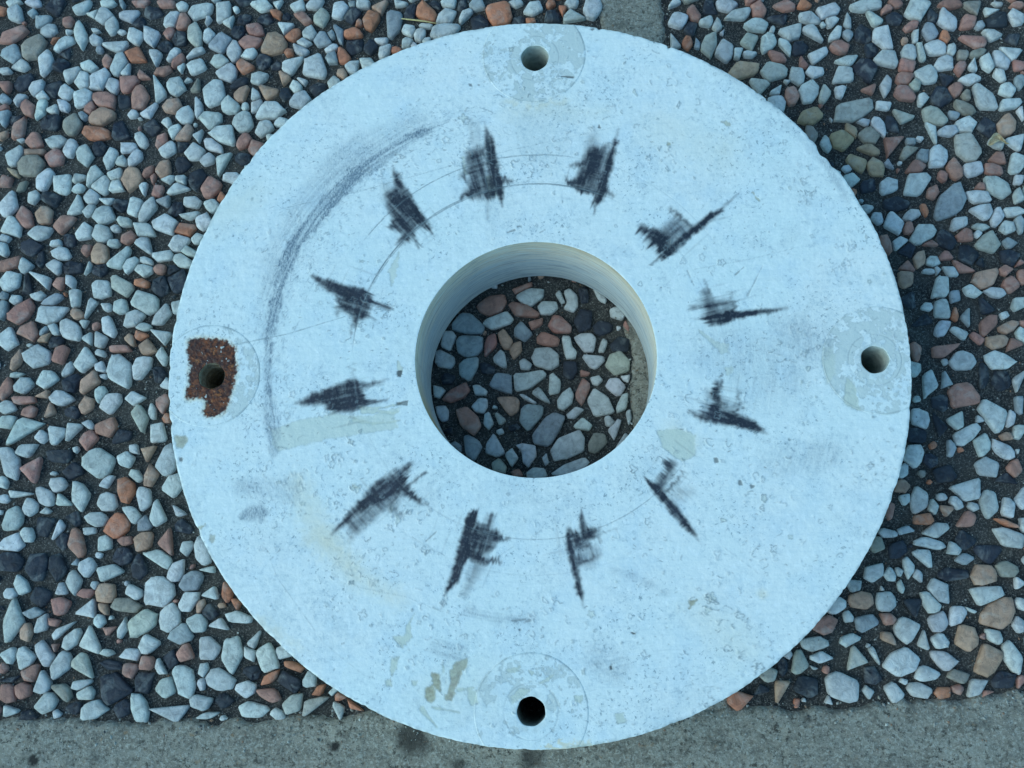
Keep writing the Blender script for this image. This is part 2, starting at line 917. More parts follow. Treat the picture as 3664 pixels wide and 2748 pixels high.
1295 -1687 50 40 10 v
1414 -1575 27 22 0 w
2167 -1674 69 47 19 w
2332 -1677 49 44 0 h
1546 -1642 22 13 -10 w
1504 -1743 68 62 0 k
1697 -1747 88 81 -20 w
1867 -1684 56 46 -30 k
1366 -1792 66 64 -30 t
1258 -1780 44 41 87 k
1134 -1820 68 51 0 o
2039 -1718 22 15 0 w
1977 -1776 51 46 -63 w
2120 -1766 66 40 -5 w
2427 -1747 69 46 29 w
2248 -1774 49 31 0 o
2325 -1756 31 26 0 p
2576 -1711 67 47 10 k
2669 -1711 35 22 84 p
1617 -1817 30 21 -51 w
2482 -1781 40 22 0 p
1445 -1831 27 18 77 o
1486 -1818 13 13 0 w
2227 629 76 47 -80 t
2426 651 36 19 76 w
2498 650 62 23 -34 w
2369 657 38 15 -1 w
2695 605 94 52 25 t
2836 638 47 31 -12 w
2834 561 43 46 -1 p
2432 554 65 56 30 w
2249 480 67 64 -1 k
2500 501 38 38 -1 g
2607 530 52 39 -28 w
2735 517 61 33 -6 w
2336 433 33 26 -12 w
2426 417 56 50 85 w
2494 385 61 17 80 o
2574 369 56 43 85 g
2681 447 57 56 -1 k
2870 444 43 46 -1 w
2778 370 24 25 -1 w
2295 333 57 55 -1 k
2416 301 66 33 48 w
2683 317 84 39 57 p
2513 269 51 30 -12 w
2795 305 74 29 25 t
2609 233 42 33 -33 p
2730 216 76 39 10 t
2861 254 55 28 84 w
2420 176 109 52 34 p
2252 153 78 39 -75 p
2821 185 55 44 75 p
2517 100 78 57 4 w
2414 101 22 19 85 w
2724 102 76 53 -22 w
2231 59 50 43 86 w
2410 -2 47 44 -1 g
2313 -35 75 46 71 w
2823 7 69 42 84 w
2727 -11 56 59 -1 k
2627 20 74 33 80 k
2512 -116 92 74 -11 p
2370 -144 51 54 -1 k
2235 -123 19 20 -1 w
2663 -205 97 83 -65 w
2245 -235 60 54 -43 w
2453 -261 61 56 85 w
2756 -245 54 27 75 w
2810 -168 53 28 84 g
2489 -334 88 48 43 w
2341 -270 63 47 85 k
2214 -336 56 48 -1 k
2584 -253 27 25 -55 w
2723 -350 32 29 -1 t
2791 -322 43 35 20 w
2195 -456 69 52 57 w
2580 -402 73 48 71 w
2693 -426 72 39 -38 w
2596 -530 68 60 -65 w
2403 -414 48 28 85 g
2277 -480 42 43 0 k
2362 -566 55 52 0 k
2458 -424 16 14 0 o
2751 -541 58 34 75 p
2123 -546 58 27 67 w
2475 -652 73 73 0 w
2199 -707 91 52 76 w
2700 -597 55 43 0 k
2108 -631 53 38 57 t
2120 -706 33 28 20 w
2586 -737 84 48 -90 w
2767 -701 70 39 84 w
2498 -755 36 31 -65 w
2328 -698 28 24 0 w
2404 -727 40 31 -43 w
'''
TRACED='''
p -363 491 -293 552 -192 561 -167 508 -212 446 -282 422 -348 449
w -126 549 -41 600 50 593 60 546 -31 474 -71 485
p -147 591 -20 639 -15 610 -121 559
p -167 487 -141 513 -51 490 29 432 19 406 -121 419
w 9 474 39 509 129 508 144 466 99 425 29 427
w 120 555 150 584 184 502 159 492
w 170 575 210 595 260 542 264 469 229 434 169 461 194 502
w -327 376 -302 406 -172 456 -126 403 -141 378 -262 333
g -519 379 -454 450 -393 444 -312 365 -307 313 -402 305 -503 337
g -487 265 -462 300 -322 298 -316 221 -351 175 -421 163 -481 203
w -563 338 -503 332 -482 295 -521 204 -582 235
w -612 205 -582 220 -491 172 -486 137 -510 96 -590 107 -616 143
g -470 121 -431 156 -341 165 -345 99 -400 13 -460 50
p -311 241 -292 293 -242 312 -231 240 -311 160
t -232 312 -192 342 -132 259 -151 213 -191 209 -221 261
t -161 203 -132 249 -87 259 -82 197 -132 142
g -131 341 -86 392 -12 309 -62 253 -132 295
p -46 381 49 406 43 364 -22 329
p 73 364 109 420 149 419 227 346 217 310 108 307
p 3 273 38 323 147 275 142 230 87 225 8 247
w 157 291 212 290 221 223 250 192 240 142 176 153
w 232 274 267 304 346 303 370 272 354 186 285 192
w 374 191 405 272 439 251 413 180
k 228 387 279 469 348 447 336 334 267 309
k 347 354 387 385 471 363 465 311 395 287 356 303
k 443 230 504 290 572 269 561 188 462 189
w 448 456 508 475 551 413 525 382 457 404
w 350 592 390 571 439 518 428 487 389 508
p 530 351 545 387 574 330 563 305
w -27 166 -2 222 87 225 136 184 146 113 86 78 -13 110
w -261 159 -211 214 -186 188 -171 102 -201 97 -251 133
w -102 136 -72 156 -22 120 -32 80 -92 85
w 270 172 413 160 417 129 362 79 323 90
v 411 99 452 179 507 199 569 127 568 72 479 38
k 166 133 245 131 254 71 214 11 165 42
k -341 129 -301 139 -241 98 -251 57 -330 63
k -579 41 -550 76 -480 50 -509 0 -569 0
g -285 -8 -241 67 -146 61 -137 -70 -171 -65 -260 -29
w -137 66 -72 60 47 84 76 53 -33 -36 -132 -55
w 81 43 101 68 155 12 144 -59 75 -73
p 269 81 332 60 312 40 268 40
w 327 29 381 44 405 13 370 -21 341 -11
w 414 -27 439 23 493 27 541 -23 516 -78 476 -85
w 508 37 567 46 556 -4 527 7
p 237 -60 283 35 336 -11 280 -145 237 -100
w 305 -110 346 -26 428 -82 474 -192 347 -210
p -567 -100 -528 -41 -419 14 -394 -42 -429 -82 -508 -116
w -384 -12 -350 -2 -290 -43 -300 -73 -369 -68
w -624 1 -559 -20 -543 -40 -578 -85 -618 -75
w -388 -138 -339 -88 -290 -94 -289 -144 -309 -183 -368 -173
w -102 -66 -72 -66 6 -117 -4 -132 -73 -96
w -33 -56 21 -17 94 -128 45 -112
t -235 -94 -211 -79 -122 -81 -92 -106 -102 -176 -151 -205 -191 -155
g -92 -166 -63 -126 50 -137 45 -197 -44 -300 -102 -235
w 124 -113 164 -54 208 -24 232 -70 217 -129 163 -174 133 -153
w 182 -189 241 -145 290 -165 230 -219 191 -218
g -29 -315 55 -207 114 -173 182 -208 152 -268 83 -390 -24 -364
w 220 -263 279 -209 337 -259 317 -294 239 -278
w 78 -414 132 -336 259 -288 297 -338 286 -416 169 -464 101 -473
h 306 -367 346 -299 414 -309 427 -368 353 -436 310 -416
w 475 -152 516 -73 555 -63 543 -163 484 -192
w 406 -211 435 -201 473 -241 444 -270 415 -265
w 424 -290 483 -221 512 -227 481 -320 461 -354
w 533 -182 562 -158 571 -222 550 -271
w 460 -408 530 -301 549 -321 489 -428
p -487 -162 -418 -132 -348 -193 -323 -253 -367 -322 -447 -262
w -309 -183 -279 -174 -250 -244 -279 -283 -314 -253
v -250 -184 -230 -174 -171 -225 -220 -259
w -607 -130 -547 -126 -522 -161 -526 -221 -566 -231 -596 -190
g -436 -316 -407 -307 -338 -342 -318 -391 -366 -475 -425 -430
w -298 -362 -249 -293 -181 -422 -229 -451 -303 -421
v -268 -480 -220 -446 -171 -500 -180 -549 -258 -529
w -190 -432 -142 -388 -103 -452 -142 -510
w -122 -373 -93 -364 0 -375 5 -433 -44 -511 -78 -482 -88 -413
w -59 -540 -15 -506 53 -512 72 -560 -6 -599 -54 -579
w 81 -551 159 -493 286 -450 324 -475 294 -514 178 -571
w 34 -453 63 -419 77 -483 53 -502
p -151 -530 -103 -511 -74 -559 -132 -569
g -515 -360 -485 -346 -445 -371 -445 -420 -504 -380
k -171 -264 -112 -240 -83 -275 -151 -294
k -555 -281 -506 -256 -495 -301 -535 -311
k 260 594 321 603 329 499 279 490
'''
MARKS='''
ink P .9 0.70 -25.3 134.5 -22.0 130.4 -18.7 115.3 -15.9 93.7 -17.7 92.2 -24.3 113.5 -26.2 130.5
ink P .78 1.74 -36.5 120.8 -26.2 123.5 -24.2 93.9 -29.7 92.5 -37.1 95.2 -34.5 105.9 -39.1 106.0 -38.2 108.9 -35.9 109.9
ink P .75 0.87 -20.5 107.5 -15.9 104.4 -10.4 103.3 -15.9 100.5 -15.0 95.6 -16.3 87.8 -17.7 92.7 -22.3 94.8
ink P .7 1.22 -24.3 113.5 -20.6 113.4 -19.6 92.8 -25.1 92.9
ink S .25 1.74 -33.8 139.8 1.04 -31.8 120.7 3.48
ink S .2 1.22 -30.0 139.6 0.70 -28.5 120.6 2.61
ink S .3 0.87 -24.2 95.8 1.74 -24.1 81.2 0.43
ink S .85 0.70 -39.0 94.2 1.74 -28.8 98.9 2.26
ink S .3 0.43 -26.3 139.5 0.35 -24.8 133.5 1.39
bare P .9 0.43 -24.4 129.4 -23.0 128.9 -22.0 114.4 -23.8 114.5
bare P .9 0.43 -25.2 106.6 -20.1 107.5 -18.7 94.7 -23.7 94.3
bare P .7 0.43 -39.2 118.9 -37.4 119.3 -36.3 107.9 -37.7 107.9
ink P .95 0.78 46.6 125.4 48.8 124.4 43.8 103.8 41.8 93.2 38.1 87.5 34.5 88.5 38.3 102.0 43.2 116.6
ink P .82 1.30 33.1 121.8 43.3 122.5 39.3 106.9 36.4 96.2 23.7 99.5 19.1 102.5 25.5 104.3 28.4 111.1 22.9 111.8 29.3 114.0
ink S .35 2.61 35.1 128.7 3.48 34.9 116.8 7.82
ink P .85 0.70 20.0 101.5 36.4 96.2 37.3 92.3 27.3 95.5
ink S .6 0.52 35.8 88.5 1.56 34.8 81.8 0.35
ink S .5 0.70 47.5 124.4 1.56 49.0 131.3 0.43
ink S .6 1.04 39.2 97.1 2.96 46.4 93.1 1.04
ink P .95 0.78 -77.5 110.0 -75.1 108.4 -68.8 97.9 -61.1 85.0 -56.3 75.2 -58.1 74.3 -66.6 82.2 -73.4 96.1 -77.4 105.0
ink P .82 1.30 -81.8 96.3 -76.4 102.0 -66.8 90.0 -57.2 75.2 -62.8 77.3 -66.4 70.6 -72.8 66.9 -74.7 67.9 -72.0 73.6 -80.4 77.7 -77.8 82.5 -80.7 89.4
ink S .3 2.61 -82.0 102.2 2.61 -79.9 95.2 5.22
ink S .4 0.70 -78.1 114.0 0.43 -77.7 109.0 1.30
ink S .5 0.43 -57.3 76.2 1.30 -54.2 70.8 0.26
ink S .5 0.52 -66.0 72.5 2.17 -63.5 65.2 0.26
ink P .95 0.70 105.6 83.9 106.0 82.5 89.4 69.1 80.2 60.8 72.0 55.3 70.2 56.3 76.7 62.7 89.6 73.8 98.8 81.2
ink P .55 1.74 62.6 73.5 71.6 72.3 80.8 80.7 87.7 72.0 80.2 60.8 71.1 57.2 65.9 63.0 61.6 67.8
ink S .6 1.04 77.3 84.6 0.70 88.6 71.9 2.17
ink S .8 1.22 60.8 73.5 3.48 72.4 68.5 5.22
ink S .4 0.43 105.1 83.5 1.04 116.3 94.2 0.17
ink P .8 0.87 66.1 68.6 76.8 68.4 74.8 59.0 70.3 58.1
ink S .6 0.52 71.1 57.2 1.39 65.6 52.1 0.26
ink S .3 0.43 77.0 72.2 0.43 109.4 79.1 0.17
ink P .95 0.87 -122.3 49.4 -119.4 48.9 -106.3 44.4 -91.5 40.8 -86.7 34.1 -77.0 30.2 -78.3 29.4 -88.5 33.2 -102.3 35.3 -113.6 41.2
ink P .78 1.04 -107.9 37.3 -88.5 35.1 -89.2 25.7 -94.6 23.9 -97.2 19.3 -98.4 25.8 -105.8 29.7 -107.6 26.9
ink S .4 0.52 -89.2 26.6 1.30 -84.5 21.9 0.35
ink S .4 0.35 -99.1 21.2 0.70 -99.2 10.0 0.17
ink P .95 0.70 93.0 21.7 105.4 25.2 126.4 25.7 135.1 26.0 126.3 23.5 112.2 21.4 102.4 17.5 95.4 17.6 92.5 19.9
ink S .55 1.04 86.2 27.8 1.04 105.6 29.8 1.56
ink S .65 1.22 94.4 35.5 3.91 99.1 21.6 5.65
ink S .6 0.70 107.1 35.3 0.70 109.8 25.1 2.61
ink S .45 0.43 94.2 42.9 0.26 97.0 34.5 1.22
ink S .3 0.43 86.8 21.8 0.35 93.8 20.8 0.87
ink P .45 1.74 91.6 31.9 109.1 30.6 108.8 23.3 93.8 21.7
ink S .4 0.70 126.3 24.8 1.74 137.7 26.5 0.17
ink P .92 1.04 -127.5 -22.2 -118.7 -17.3 -105.3 -12.9 -98.1 -10.2 -91.7 -12.1 -80.1 -10.6 -80.0 -11.4 -91.6 -14.9 -89.7 -21.2 -88.7 -23.5 -97.6 -27.5 -109.3 -27.3 -111.1 -25.5 -111.2 -23.7 -118.4 -23.2 -125.7 -23.1
ink S .7 0.52 -91.4 -23.0 2.26 -78.4 -21.4 0.35
ink S .5 0.87 -97.7 -22.9 3.48 -95.7 -30.2 0.70
ink S .3 0.70 -97.5 -1.1 0.87 -96.2 -12.1 1.74
ink P .95 0.87 82.5 -28.5 86.7 -30.3 97.9 -29.1 109.8 -32.3 118.3 -35.0 120.6 -39.4 118.8 -40.7 107.0 -37.5 90.0 -34.3 84.1 -30.3
ink S .85 0.87 98.5 -14.5 3.48 97.1 -29.5 6.08
ink S .6 0.70 110.4 -19.1 0.43 108.6 -31.4 1.74
ink S .5 0.35 101.5 -9.2 0.35 100.7 -15.4 1.04
ink P .35 1.74 93.2 -18.0 106.7 -25.2 109.9 -31.4 90.2 -29.5
ink S .4 0.52 118.9 -39.4 1.30 123.5 -41.4 0.26
ink S .5 0.52 100.6 -27.8 0.70 110.1 -25.3 0.35
ink P .92 1.04 -104.3 -90.8 -99.2 -84.8 -83.1 -65.7 -72.6 -59.7 -63.9 -55.3 -68.1 -63.2 -65.4 -68.4 -59.1 -77.2 -63.5 -74.5 -69.7 -71.0 -76.7 -74.5 -89.7 -80.5 -98.3 -87.4
ink P .5 1.39 -98.3 -87.4 -76.7 -72.7 -68.8 -72.8 -72.2 -78.8 -69.4 -84.0 -73.0 -82.3 -77.4 -79.7 -85.1 -86.5 -95.4 -96.0
ink S .75 0.43 -68.0 -69.3 1.39 -56.3 -60.6 0.52
ink S .5 0.70 -99.2 -85.6 1.22 -106.0 -93.4 0.26
ink S .6 0.70 -63.5 -73.7 2.26 -54.7 -78.1 0.35
ink P .95 0.70 59.9 -64.9 64.1 -67.5 67.4 -70.1 74.0 -77.8 79.7 -84.7 84.9 -94.0 83.6 -94.4 77.8 -89.7 69.7 -79.5 65.6 -74.4 62.3 -69.2
ink S .72 1.30 72.9 -58.1 5.22 65.7 -70.1 4.35
ink S .6 0.70 79.6 -61.6 0.52 70.8 -71.0 2.17
ink S .25 2.61 75.8 -73.6 5.22 82.7 -71.1 1.74
ink S .4 0.52 84.0 -93.5 1.30 86.4 -98.2 0.26
ink P .97 0.70 -32.0 -81.6 -28.5 -81.2 -30.2 -88.5 -33.5 -105.5 -39.4 -118.9 -44.1 -123.1 -44.9 -122.2 -40.4 -107.1 -36.2 -92.7 -35.4 -85.9
ink P .85 1.04 -31.1 -90.2 -25.0 -88.5 -22.5 -82.5 -19.9 -83.0 -21.6 -90.2 -12.9 -95.8 -19.8 -97.9 -19.8 -99.6 -25.8 -104.6 -17.2 -108.4 -25.8 -108.8 -30.1 -107.2 -34.4 -105.5
ink S .35 0.43 -44.9 -123.1 1.22 -47.4 -132.2 0.17
ink S .3 1.91 -28.3 -108.8 6.95 -35.1 -123.9 1.74
ink P .95 0.78 17.1 -92.9 19.7 -91.6 21.2 -101.4 22.9 -108.9 26.0 -123.9 25.2 -126.4 23.5 -124.7 20.3 -108.9 17.0 -96.3
ink P .8 1.22 18.8 -91.2 24.8 -92.9 25.7 -84.4 28.2 -90.4 35.0 -90.8 31.5 -95.5 28.1 -98.0 30.6 -100.5 21.3 -100.5
ink P .65 1.04 21.2 -104.7 28.0 -106.4 35.7 -103.1 34.8 -104.7 28.0 -107.7 22.9 -108.1
ink P .35 2.17 21.3 -98.8 34.9 -100.5 31.3 -108.9 22.9 -108.9
ink S .6 0.52 25.8 -81.4 0.43 26.1 -86.1 1.74
ink S .3 0.52 25.6 -125.5 1.04 25.9 -131.3 0.26
ink S .5 0.43 30.7 -95.5 1.39 43.5 -90.4 0.26
ink S .45 0.52 -19.8 -96.2 1.74 -12.1 -95.5 0.35
scuff S .35 0.73 -47.7 140.3 1.96 -64.9 132.3 5.39
scuff S .66 0.98 -57.0 136.0 2.94 -70.2 130.2 6.86 -83.3 120.7 9.31 -98.9 109.8 10.78
scuff S .7 0.98 -98.9 109.8 10.29 -113.0 94.9 9.80 -124.4 79.9 8.82 -133.1 67.8 8.33
scuff S .72 0.98 -133.1 67.8 7.84 -139.0 51.6 6.62 -142.1 35.6 5.39
scuff S .72 1.47 -142.1 35.6 6.37 -144.4 17.0 4.90 -144.8 -1.3 3.92 -143.5 -16.8 3.43
scuff S .42 1.71 -143.5 -16.8 4.90 -141.3 -30.9 8.33 -138.9 -48.6 5.88
scuff S .3 6.37 -65.0 138.6 14.70 -101.8 118.4 22.05 -129.8 84.2 19.60 -141.7 54.4 14.70 -145.4 22.3 9.80
scuff S .6 2.45 -153.3 -82.6 5.39 -144.9 -81.6 8.33
scuff S .3 3.92 -156.2 -67.2 7.35 -130.9 -69.9 14.70
scuff S .25 6.12 134.9 20.4 12.25 151.2 7.3 19.60
scuff S .2 9.80 102.2 3.0 29.40 126.1 -7.5 36.75
scuff S .2 4.90 126.0 -56.9 14.70 157.2 -52.3 14.70
scuff S .25 4.41 32.9 -155.4 12.25 42.2 -159.9 14.70
scuff S .3 1.96 -50.0 -151.1 7.35 -38.0 -153.3 9.80
bare P .62 0.49 -141.2 -37.3 -127.5 -32.3 -107.3 -28.2 -89.5 -30.2 -79.5 -27.7 -70.0 -24.8 -74.4 -30.3 -71.2 -36.7 -86.7 -39.0 -111.8 -42.6 -136.9 -48.7 -140.1 -44.9
bare P .75 0.49 66.6 -39.2 76.3 -38.1 86.6 -41.9 85.5 -52.9 80.1 -55.8 77.0 -54.6 68.8 -47.9
bare P .65 0.24 -73.5 62.5 -74.9 47.7 -77.4 42.9 -78.4 50.5 -79.9 51.0
bare P .6 0.35 90.1 15.4 98.6 9.3 105.5 7.0 105.7 2.4 101.8 2.0 95.9 8.0
bare P .6 0.43 102.8 -5.6 107.6 -4.8 107.8 -9.3 103.9 -9.7
bare P .75 0.35 166.5 -11.8 171.2 -17.2 172.1 -29.9 164.3 -25.9
bare P .5 0.87 154.8 6.2 160.7 4.3 160.6 -9.9 156.0 -15.2 154.5 -4.5
bare P .85 0.26 -61.0 -133.9 -63.1 -139.7 -62.1 -145.5 -67.1 -150.8 -72.3 -145.5 -66.4 -144.7 -64.8 -138.9
bare P .85 0.26 -72.9 -157.0 -68.7 -155.3 -69.4 -161.8 -71.9 -164.7 -73.6 -161.9
brown P .75 0.26 -33.1 -155.6 -33.9 -160.9 -38.0 -168.2 -41.3 -177.0 -45.5 -176.2 -41.4 -167.4 -42.3 -161.7 -39.0 -157.6
bare P .85 0.26 -45.7 -159.3 -44.8 -163.3 -46.5 -164.2
brown P .85 0.35 -51.6 -163.4 -47.3 -164.2 -47.2 -172.2 -49.8 -171.4
brown P .85 0.43 -54.8 -170.7 -50.6 -169.0 -48.9 -175.4 -51.3 -178.7 -54.8 -175.5
bare P .85 0.26 -75.2 -167.5 -72.7 -166.7 -72.2 -169.9 -74.7 -170.0
bare P .85 0.26 -61.7 -167.5 -58.7 -167.0 -59.1 -169.9 -61.2 -169.9
bare P .85 0.26 -33.0 -170.5 -28.8 -172.1 -27.5 -177.7 -31.2 -179.3 -32.9 -176.1
bare S .85 0.26 -50.9 -180.3 1.22 -37.0 -182.6 0.87
bare S .85 0.26 -56.3 -181.1 2.61 -48.6 -189.8 0.43
bare S .85 0.26 -38.0 -171.8 1.39 -29.6 -170.5 0.70
bare P .8 0.26 -14.6 -161.6 -6.2 -159.9 -8.7 -164.0 -12.0 -163.2
bare P .8 0.26 3.0 -168.7 6.3 -165.5 11.3 -163.5 8.0 -167.1
bare P .8 0.26 21.2 -174.2 25.3 -173.8 24.5 -178.2 21.6 -177.4
bare P .8 0.26 41.7 -182.8 45.8 -182.0 46.5 -186.7 42.4 -187.1
bare P .7 0.43 -11.2 -175.2 -7.0 -171.2 -0.4 -171.2 -6.2 -176.0 -10.4 -178.4
bare P .8 0.26 -2.4 -161.5 0.5 -163.1 -0.3 -164.7
brown P .8 0.26 79.9 -127.2 84.1 -126.8 82.8 -129.2 80.2 -131.3
brown P .8 0.17 121.7 93.1 123.5 93.6 125.9 88.2 123.7 89.3
brown P .7 0.17 76.7 124.1 79.0 124.0 78.5 122.0 77.1 122.1
brown P .6 0.17 107.3 135.5 110.0 136.0 112.6 132.4 109.9 132.5
pit P .9 0.17 -73.4 -5.1 -70.3 -5.1 -70.7 -8.8 -72.9 -8.3
bare P .8 0.17 -73.1 0.9 -70.3 -3.3 -70.3 -5.1 -73.4 -4.6
pit P .7 0.17 -73.5 -22.3 -66.8 -21.7 -67.2 -24.2 -72.6 -24.0
brown P .75 0.52 -194.6 -40.0 -188.2 -39.2 -186.6 -42.8 -189.6 -46.4 -193.3 -45.4
pit P .8 0.26 -191.6 -50.8 -188.8 -51.8 -189.1 -54.4 -190.9 -53.5
brown P .8 0.26 -178.7 -88.8 -174.3 -87.1 -173.8 -88.8 -178.1 -91.0
brown P .6 0.26 -172.2 -93.1 -168.6 -93.2 -168.0 -96.2 -170.1 -97.5
rust P .9 0.17 115.7 -123.1 118.7 -122.2 118.5 -124.7 116.0 -124.9
rust P .8 0.17 105.3 -161.8 107.4 -161.0 107.2 -163.8 105.6 -164.1
rust P .9 0.17 8.3 -175.9 10.6 -176.3 10.2 -177.9 8.7 -177.6
pit P .9 0.17 38.8 -160.1 40.5 -158.1 40.6 -161.3 39.2 -161.7
pit P .9 0.17 49.8 -142.6 52.6 -143.2 52.4 -144.2 50.1 -143.7
pit P .7 0.17 95.3 -54.0 97.4 -53.6 98.1 -56.2 96.0 -57.0
pit P .7 0.17 107.3 -65.7 109.2 -65.7 109.8 -68.3 107.8 -68.3
pit P .7 0.17 113.7 -68.3 116.2 -68.3 115.7 -70.3 114.0 -70.3
pit P .8 0.17 38.9 135.6 37.9 133.6 39.8 133.6
pit P .8 0.26 33.8 195.1 38.0 195.8 36.1 194.3
pit P .8 0.17 70.3 188.9 71.6 185.0 70.9 185.1
pit S .8 0.26 17.9 166.0 0.70 24.4 165.3 1.39
pit P .7 0.17 -35.4 163.4 -33.8 163.3 -33.5 161.6 -35.1 161.6
pit P .6 0.17 -30.2 163.0 -28.8 163.0 -28.8 161.7 -30.2 161.8
pit S .5 0.26 -10.4 -137.5 0.87 -3.6 -136.7 0.87
pit S .5 0.26 -4.4 -138.3 0.70 -1.1 -137.1 1.04
pit P .6 0.17 -7.8 -141.1 -5.3 -141.4 -6.6 -142.7
pit S .5 0.17 -55.7 -96.8 0.52 -49.7 -91.4 0.52
pit S .5 0.17 111.1 45.9 0.87 115.7 50.0 0.52
pit S .35 0.17 117.2 34.2 0.87 125.9 50.7 0.17
pit S .4 0.17 85.1 48.7 0.70 88.8 40.2 0.26
pit S .6 0.17 -13.1 72.8 0.52 -9.0 74.1 1.22
pit S .6 0.17 -7.2 76.0 0.87 -5.1 76.4 0.52
pit S .5 0.17 5.2 72.4 0.35 7.9 73.9 0.70
pit P .9 0.17 126.8 154.4 129.9 152.8 127.6 152.4
stain S .55 7.35 -126.0 -64.9 7.35 -112.5 -92.0 14.70 -91.9 -114.9 9.80 -69.7 -125.5 4.90
stain S .3 12.25 -175.2 85.3 14.70 -159.9 98.8 14.70
stain S .25 14.70 -47.2 -173.9 14.70 -26.0 -169.2 19.60
stain S .4 3.43 -142.5 -137.4 3.43 -122.3 -151.3 2.45
stain S .22 14.70 76.6 131.6 19.60 106.9 116.8 19.60
stain S .25 12.25 87.3 -132.4 14.70 105.2 -150.6 19.60
stain S .35 2.45 -14.7 151.3 1.96 1.2 148.0 2.45 19.7 150.8 1.96
stain S .3 4.90 73.9 -39.3 7.35 85.7 -46.8 7.35
stain S .2 7.35 -12.0 145.5 7.35 40.5 143.9 7.35
rust P 1 0.35 -190.0 15.1 -167.6 13.8 -166.5 11.0 -163.2 9.1 -161.9 -5.7 -163.3 -13.1 -165.2 -20.4 -167.1 -27.6 -174.2 -29.8 -178.8 -29.3 -179.6 -24.8 -174.7 -22.1 -182.3 -18.3 -188.6 -20.1 -190.2 -16.4 -188.1 -12.8 -188.6 2.0 -190.4 7.6
line S .5 0.15 -146.0 88.7 0.34 -95.9 99.4 0.24 -48.7 112.2 0.24 -12.0 121.5 0.24 50.8 134.6 0.24
line S .6 0.15 -173.4 9.1 0.39 -134.7 16.4 0.49 -102.8 25.9 0.34
line S .4 0.15 89.1 49.3 0.29 119.3 54.5 0.24 144.4 60.5 0.24
line S .4 0.12 7.6 -76.7 0.24 22.2 -72.0 0.24
line S .5 0.15 -63.1 -94.6 0.34 -45.8 -104.2 0.24
line S .5 0.15 -26.3 -111.4 0.24 -16.7 -104.3 0.34 -9.4 -99.5 0.24
line S .4 0.15 -109.3 -111.3 0.24 -89.3 -120.8 0.24 -64.9 -125.5 0.34 -45.4 -133.7 0.24 -33.4 -134.8 0.24
line S .4 0.15 -144.8 -91.9 0.24 -133.7 -116.0 0.24 -107.8 -149.0 0.24 -83.1 -167.3 0.29
line S .35 0.15 98.0 -99.8 0.24 116.1 -113.8 0.24
stain P .8 0.26 2.8 -200.2 15.2 -197.3 26.7 -196.7 38.1 -196.2 29.9 -200.9 5.3 -201.9
bare P .6 0.26 17.6 -198.7 26.6 -197.4 34.8 -197.0 29.1 -200.9
scuff S .3 3.43 -33.4 -132.5 3.92 -16.6 -136.0 4.90 0.1 -136.6 3.92
scuff S .28 2.94 43.2 -111.4 3.43 68.9 -123.1 2.45
scuff S .35 2.45 143.3 132.4 3.43 164.6 107.0 3.92 173.4 87.8 2.94
scuff S .3 2.94 138.7 140.9 2.45 118.9 158.4 3.43 103.9 170.3 2.45
scuff S .22 3.92 0.4 -51.0 2.45 20.0 -56.1 4.90
bare S .8 0.17 -93.1 -25.3 2.61 -85.9 -25.8 1.39 -79.7 -25.4 0.87 -69.9 -22.8 0.52
bare S .8 0.17 -91.3 -27.5 2.61 -82.3 -27.2 1.91 -75.1 -28.6 1.22 -71.6 -27.3 0.52
bare S .8 0.17 -95.6 -32.0 2.61 -85.7 -33.9 1.22 -77.7 -33.5 0.87 -71.0 -32.4 0.43
pit S .45 0.17 -73.4 -23.9 0.26 -67.2 -21.9 0.43
pit S .3 0.17 -74.3 -24.6 0.26 -67.2 -23.5 0.35
'''
RIM=[(6.0, 199.77), (13.6, 200.27), (17.2, 201.08), (22.3, 201.31), (31.9, 197.66), (48.5, 199.94), (62.5, 198.82), (67.9, 199.2), (80.1, 199.91), (91.6, 200.29), (101.5, 200.59), (119.1, 199.15), (125.5, 199.93), (129.3, 202.68), (144.5, 200.15), (160.0, 199.8), (160.5, 200.01), (164.3, 199.9), (174.8, 200.3), (184.2, 199.62), (196.0, 200.42), (201.1, 200.4), (204.6, 200.45), (212.6, 200.15), (228.1, 198.03), (238.5, 199.43), (244.4, 200.1), (253.7, 199.51), (270.3, 200.79), (281.0, 199.84), (288.7, 199.81), (293.6, 200.08), (304.1, 200.08), (318.3, 199.47), (329.2, 198.56), (335.1, 200.26), (337.8, 201.24), (345.2, 200.73), (355.8, 200.74)]


rng = np.random.default_rng(7)
random.seed(7)

# ------------------------------------------------------------------ helpers
def mesh_from(name, verts, faces, smooth=True):
    """verts (n,3) array, faces: (m,4) or (m,3) array or list of arrays of different widths"""
    me = bpy.data.meshes.new(name)
    verts = np.asarray(verts, dtype=np.float32)
    if not isinstance(faces, list):
        faces = [faces]
    faces = [np.asarray(f, dtype=np.int32) for f in faces if len(f)]
    me.vertices.add(len(verts))
    me.vertices.foreach_set('co', verts.ravel())
    loops = np.concatenate([f.ravel() for f in faces])
    tot = np.concatenate([np.full(len(f), f.shape[1], dtype=np.int32) for f in faces])
    me.loops.add(len(loops))
    me.loops.foreach_set('vertex_index', loops)
    me.polygons.add(len(tot))
    me.polygons.foreach_set('loop_start', np.concatenate([[0], np.cumsum(tot)[:-1]]).astype(np.int32))
    me.polygons.foreach_set('use_smooth', np.full(len(tot), smooth, dtype=bool))
    me.update(calc_edges=True)
    me.validate()
    return me

def link(name, me, mat=None, parent=None, loc=(0, 0, 0)):
    o = bpy.data.objects.new(name, me)
    col.objects.link(o)
    if mat is not None:
        me.materials.append(mat)
    o.location = loc
    if parent is not None:
        o.parent = parent
    return o

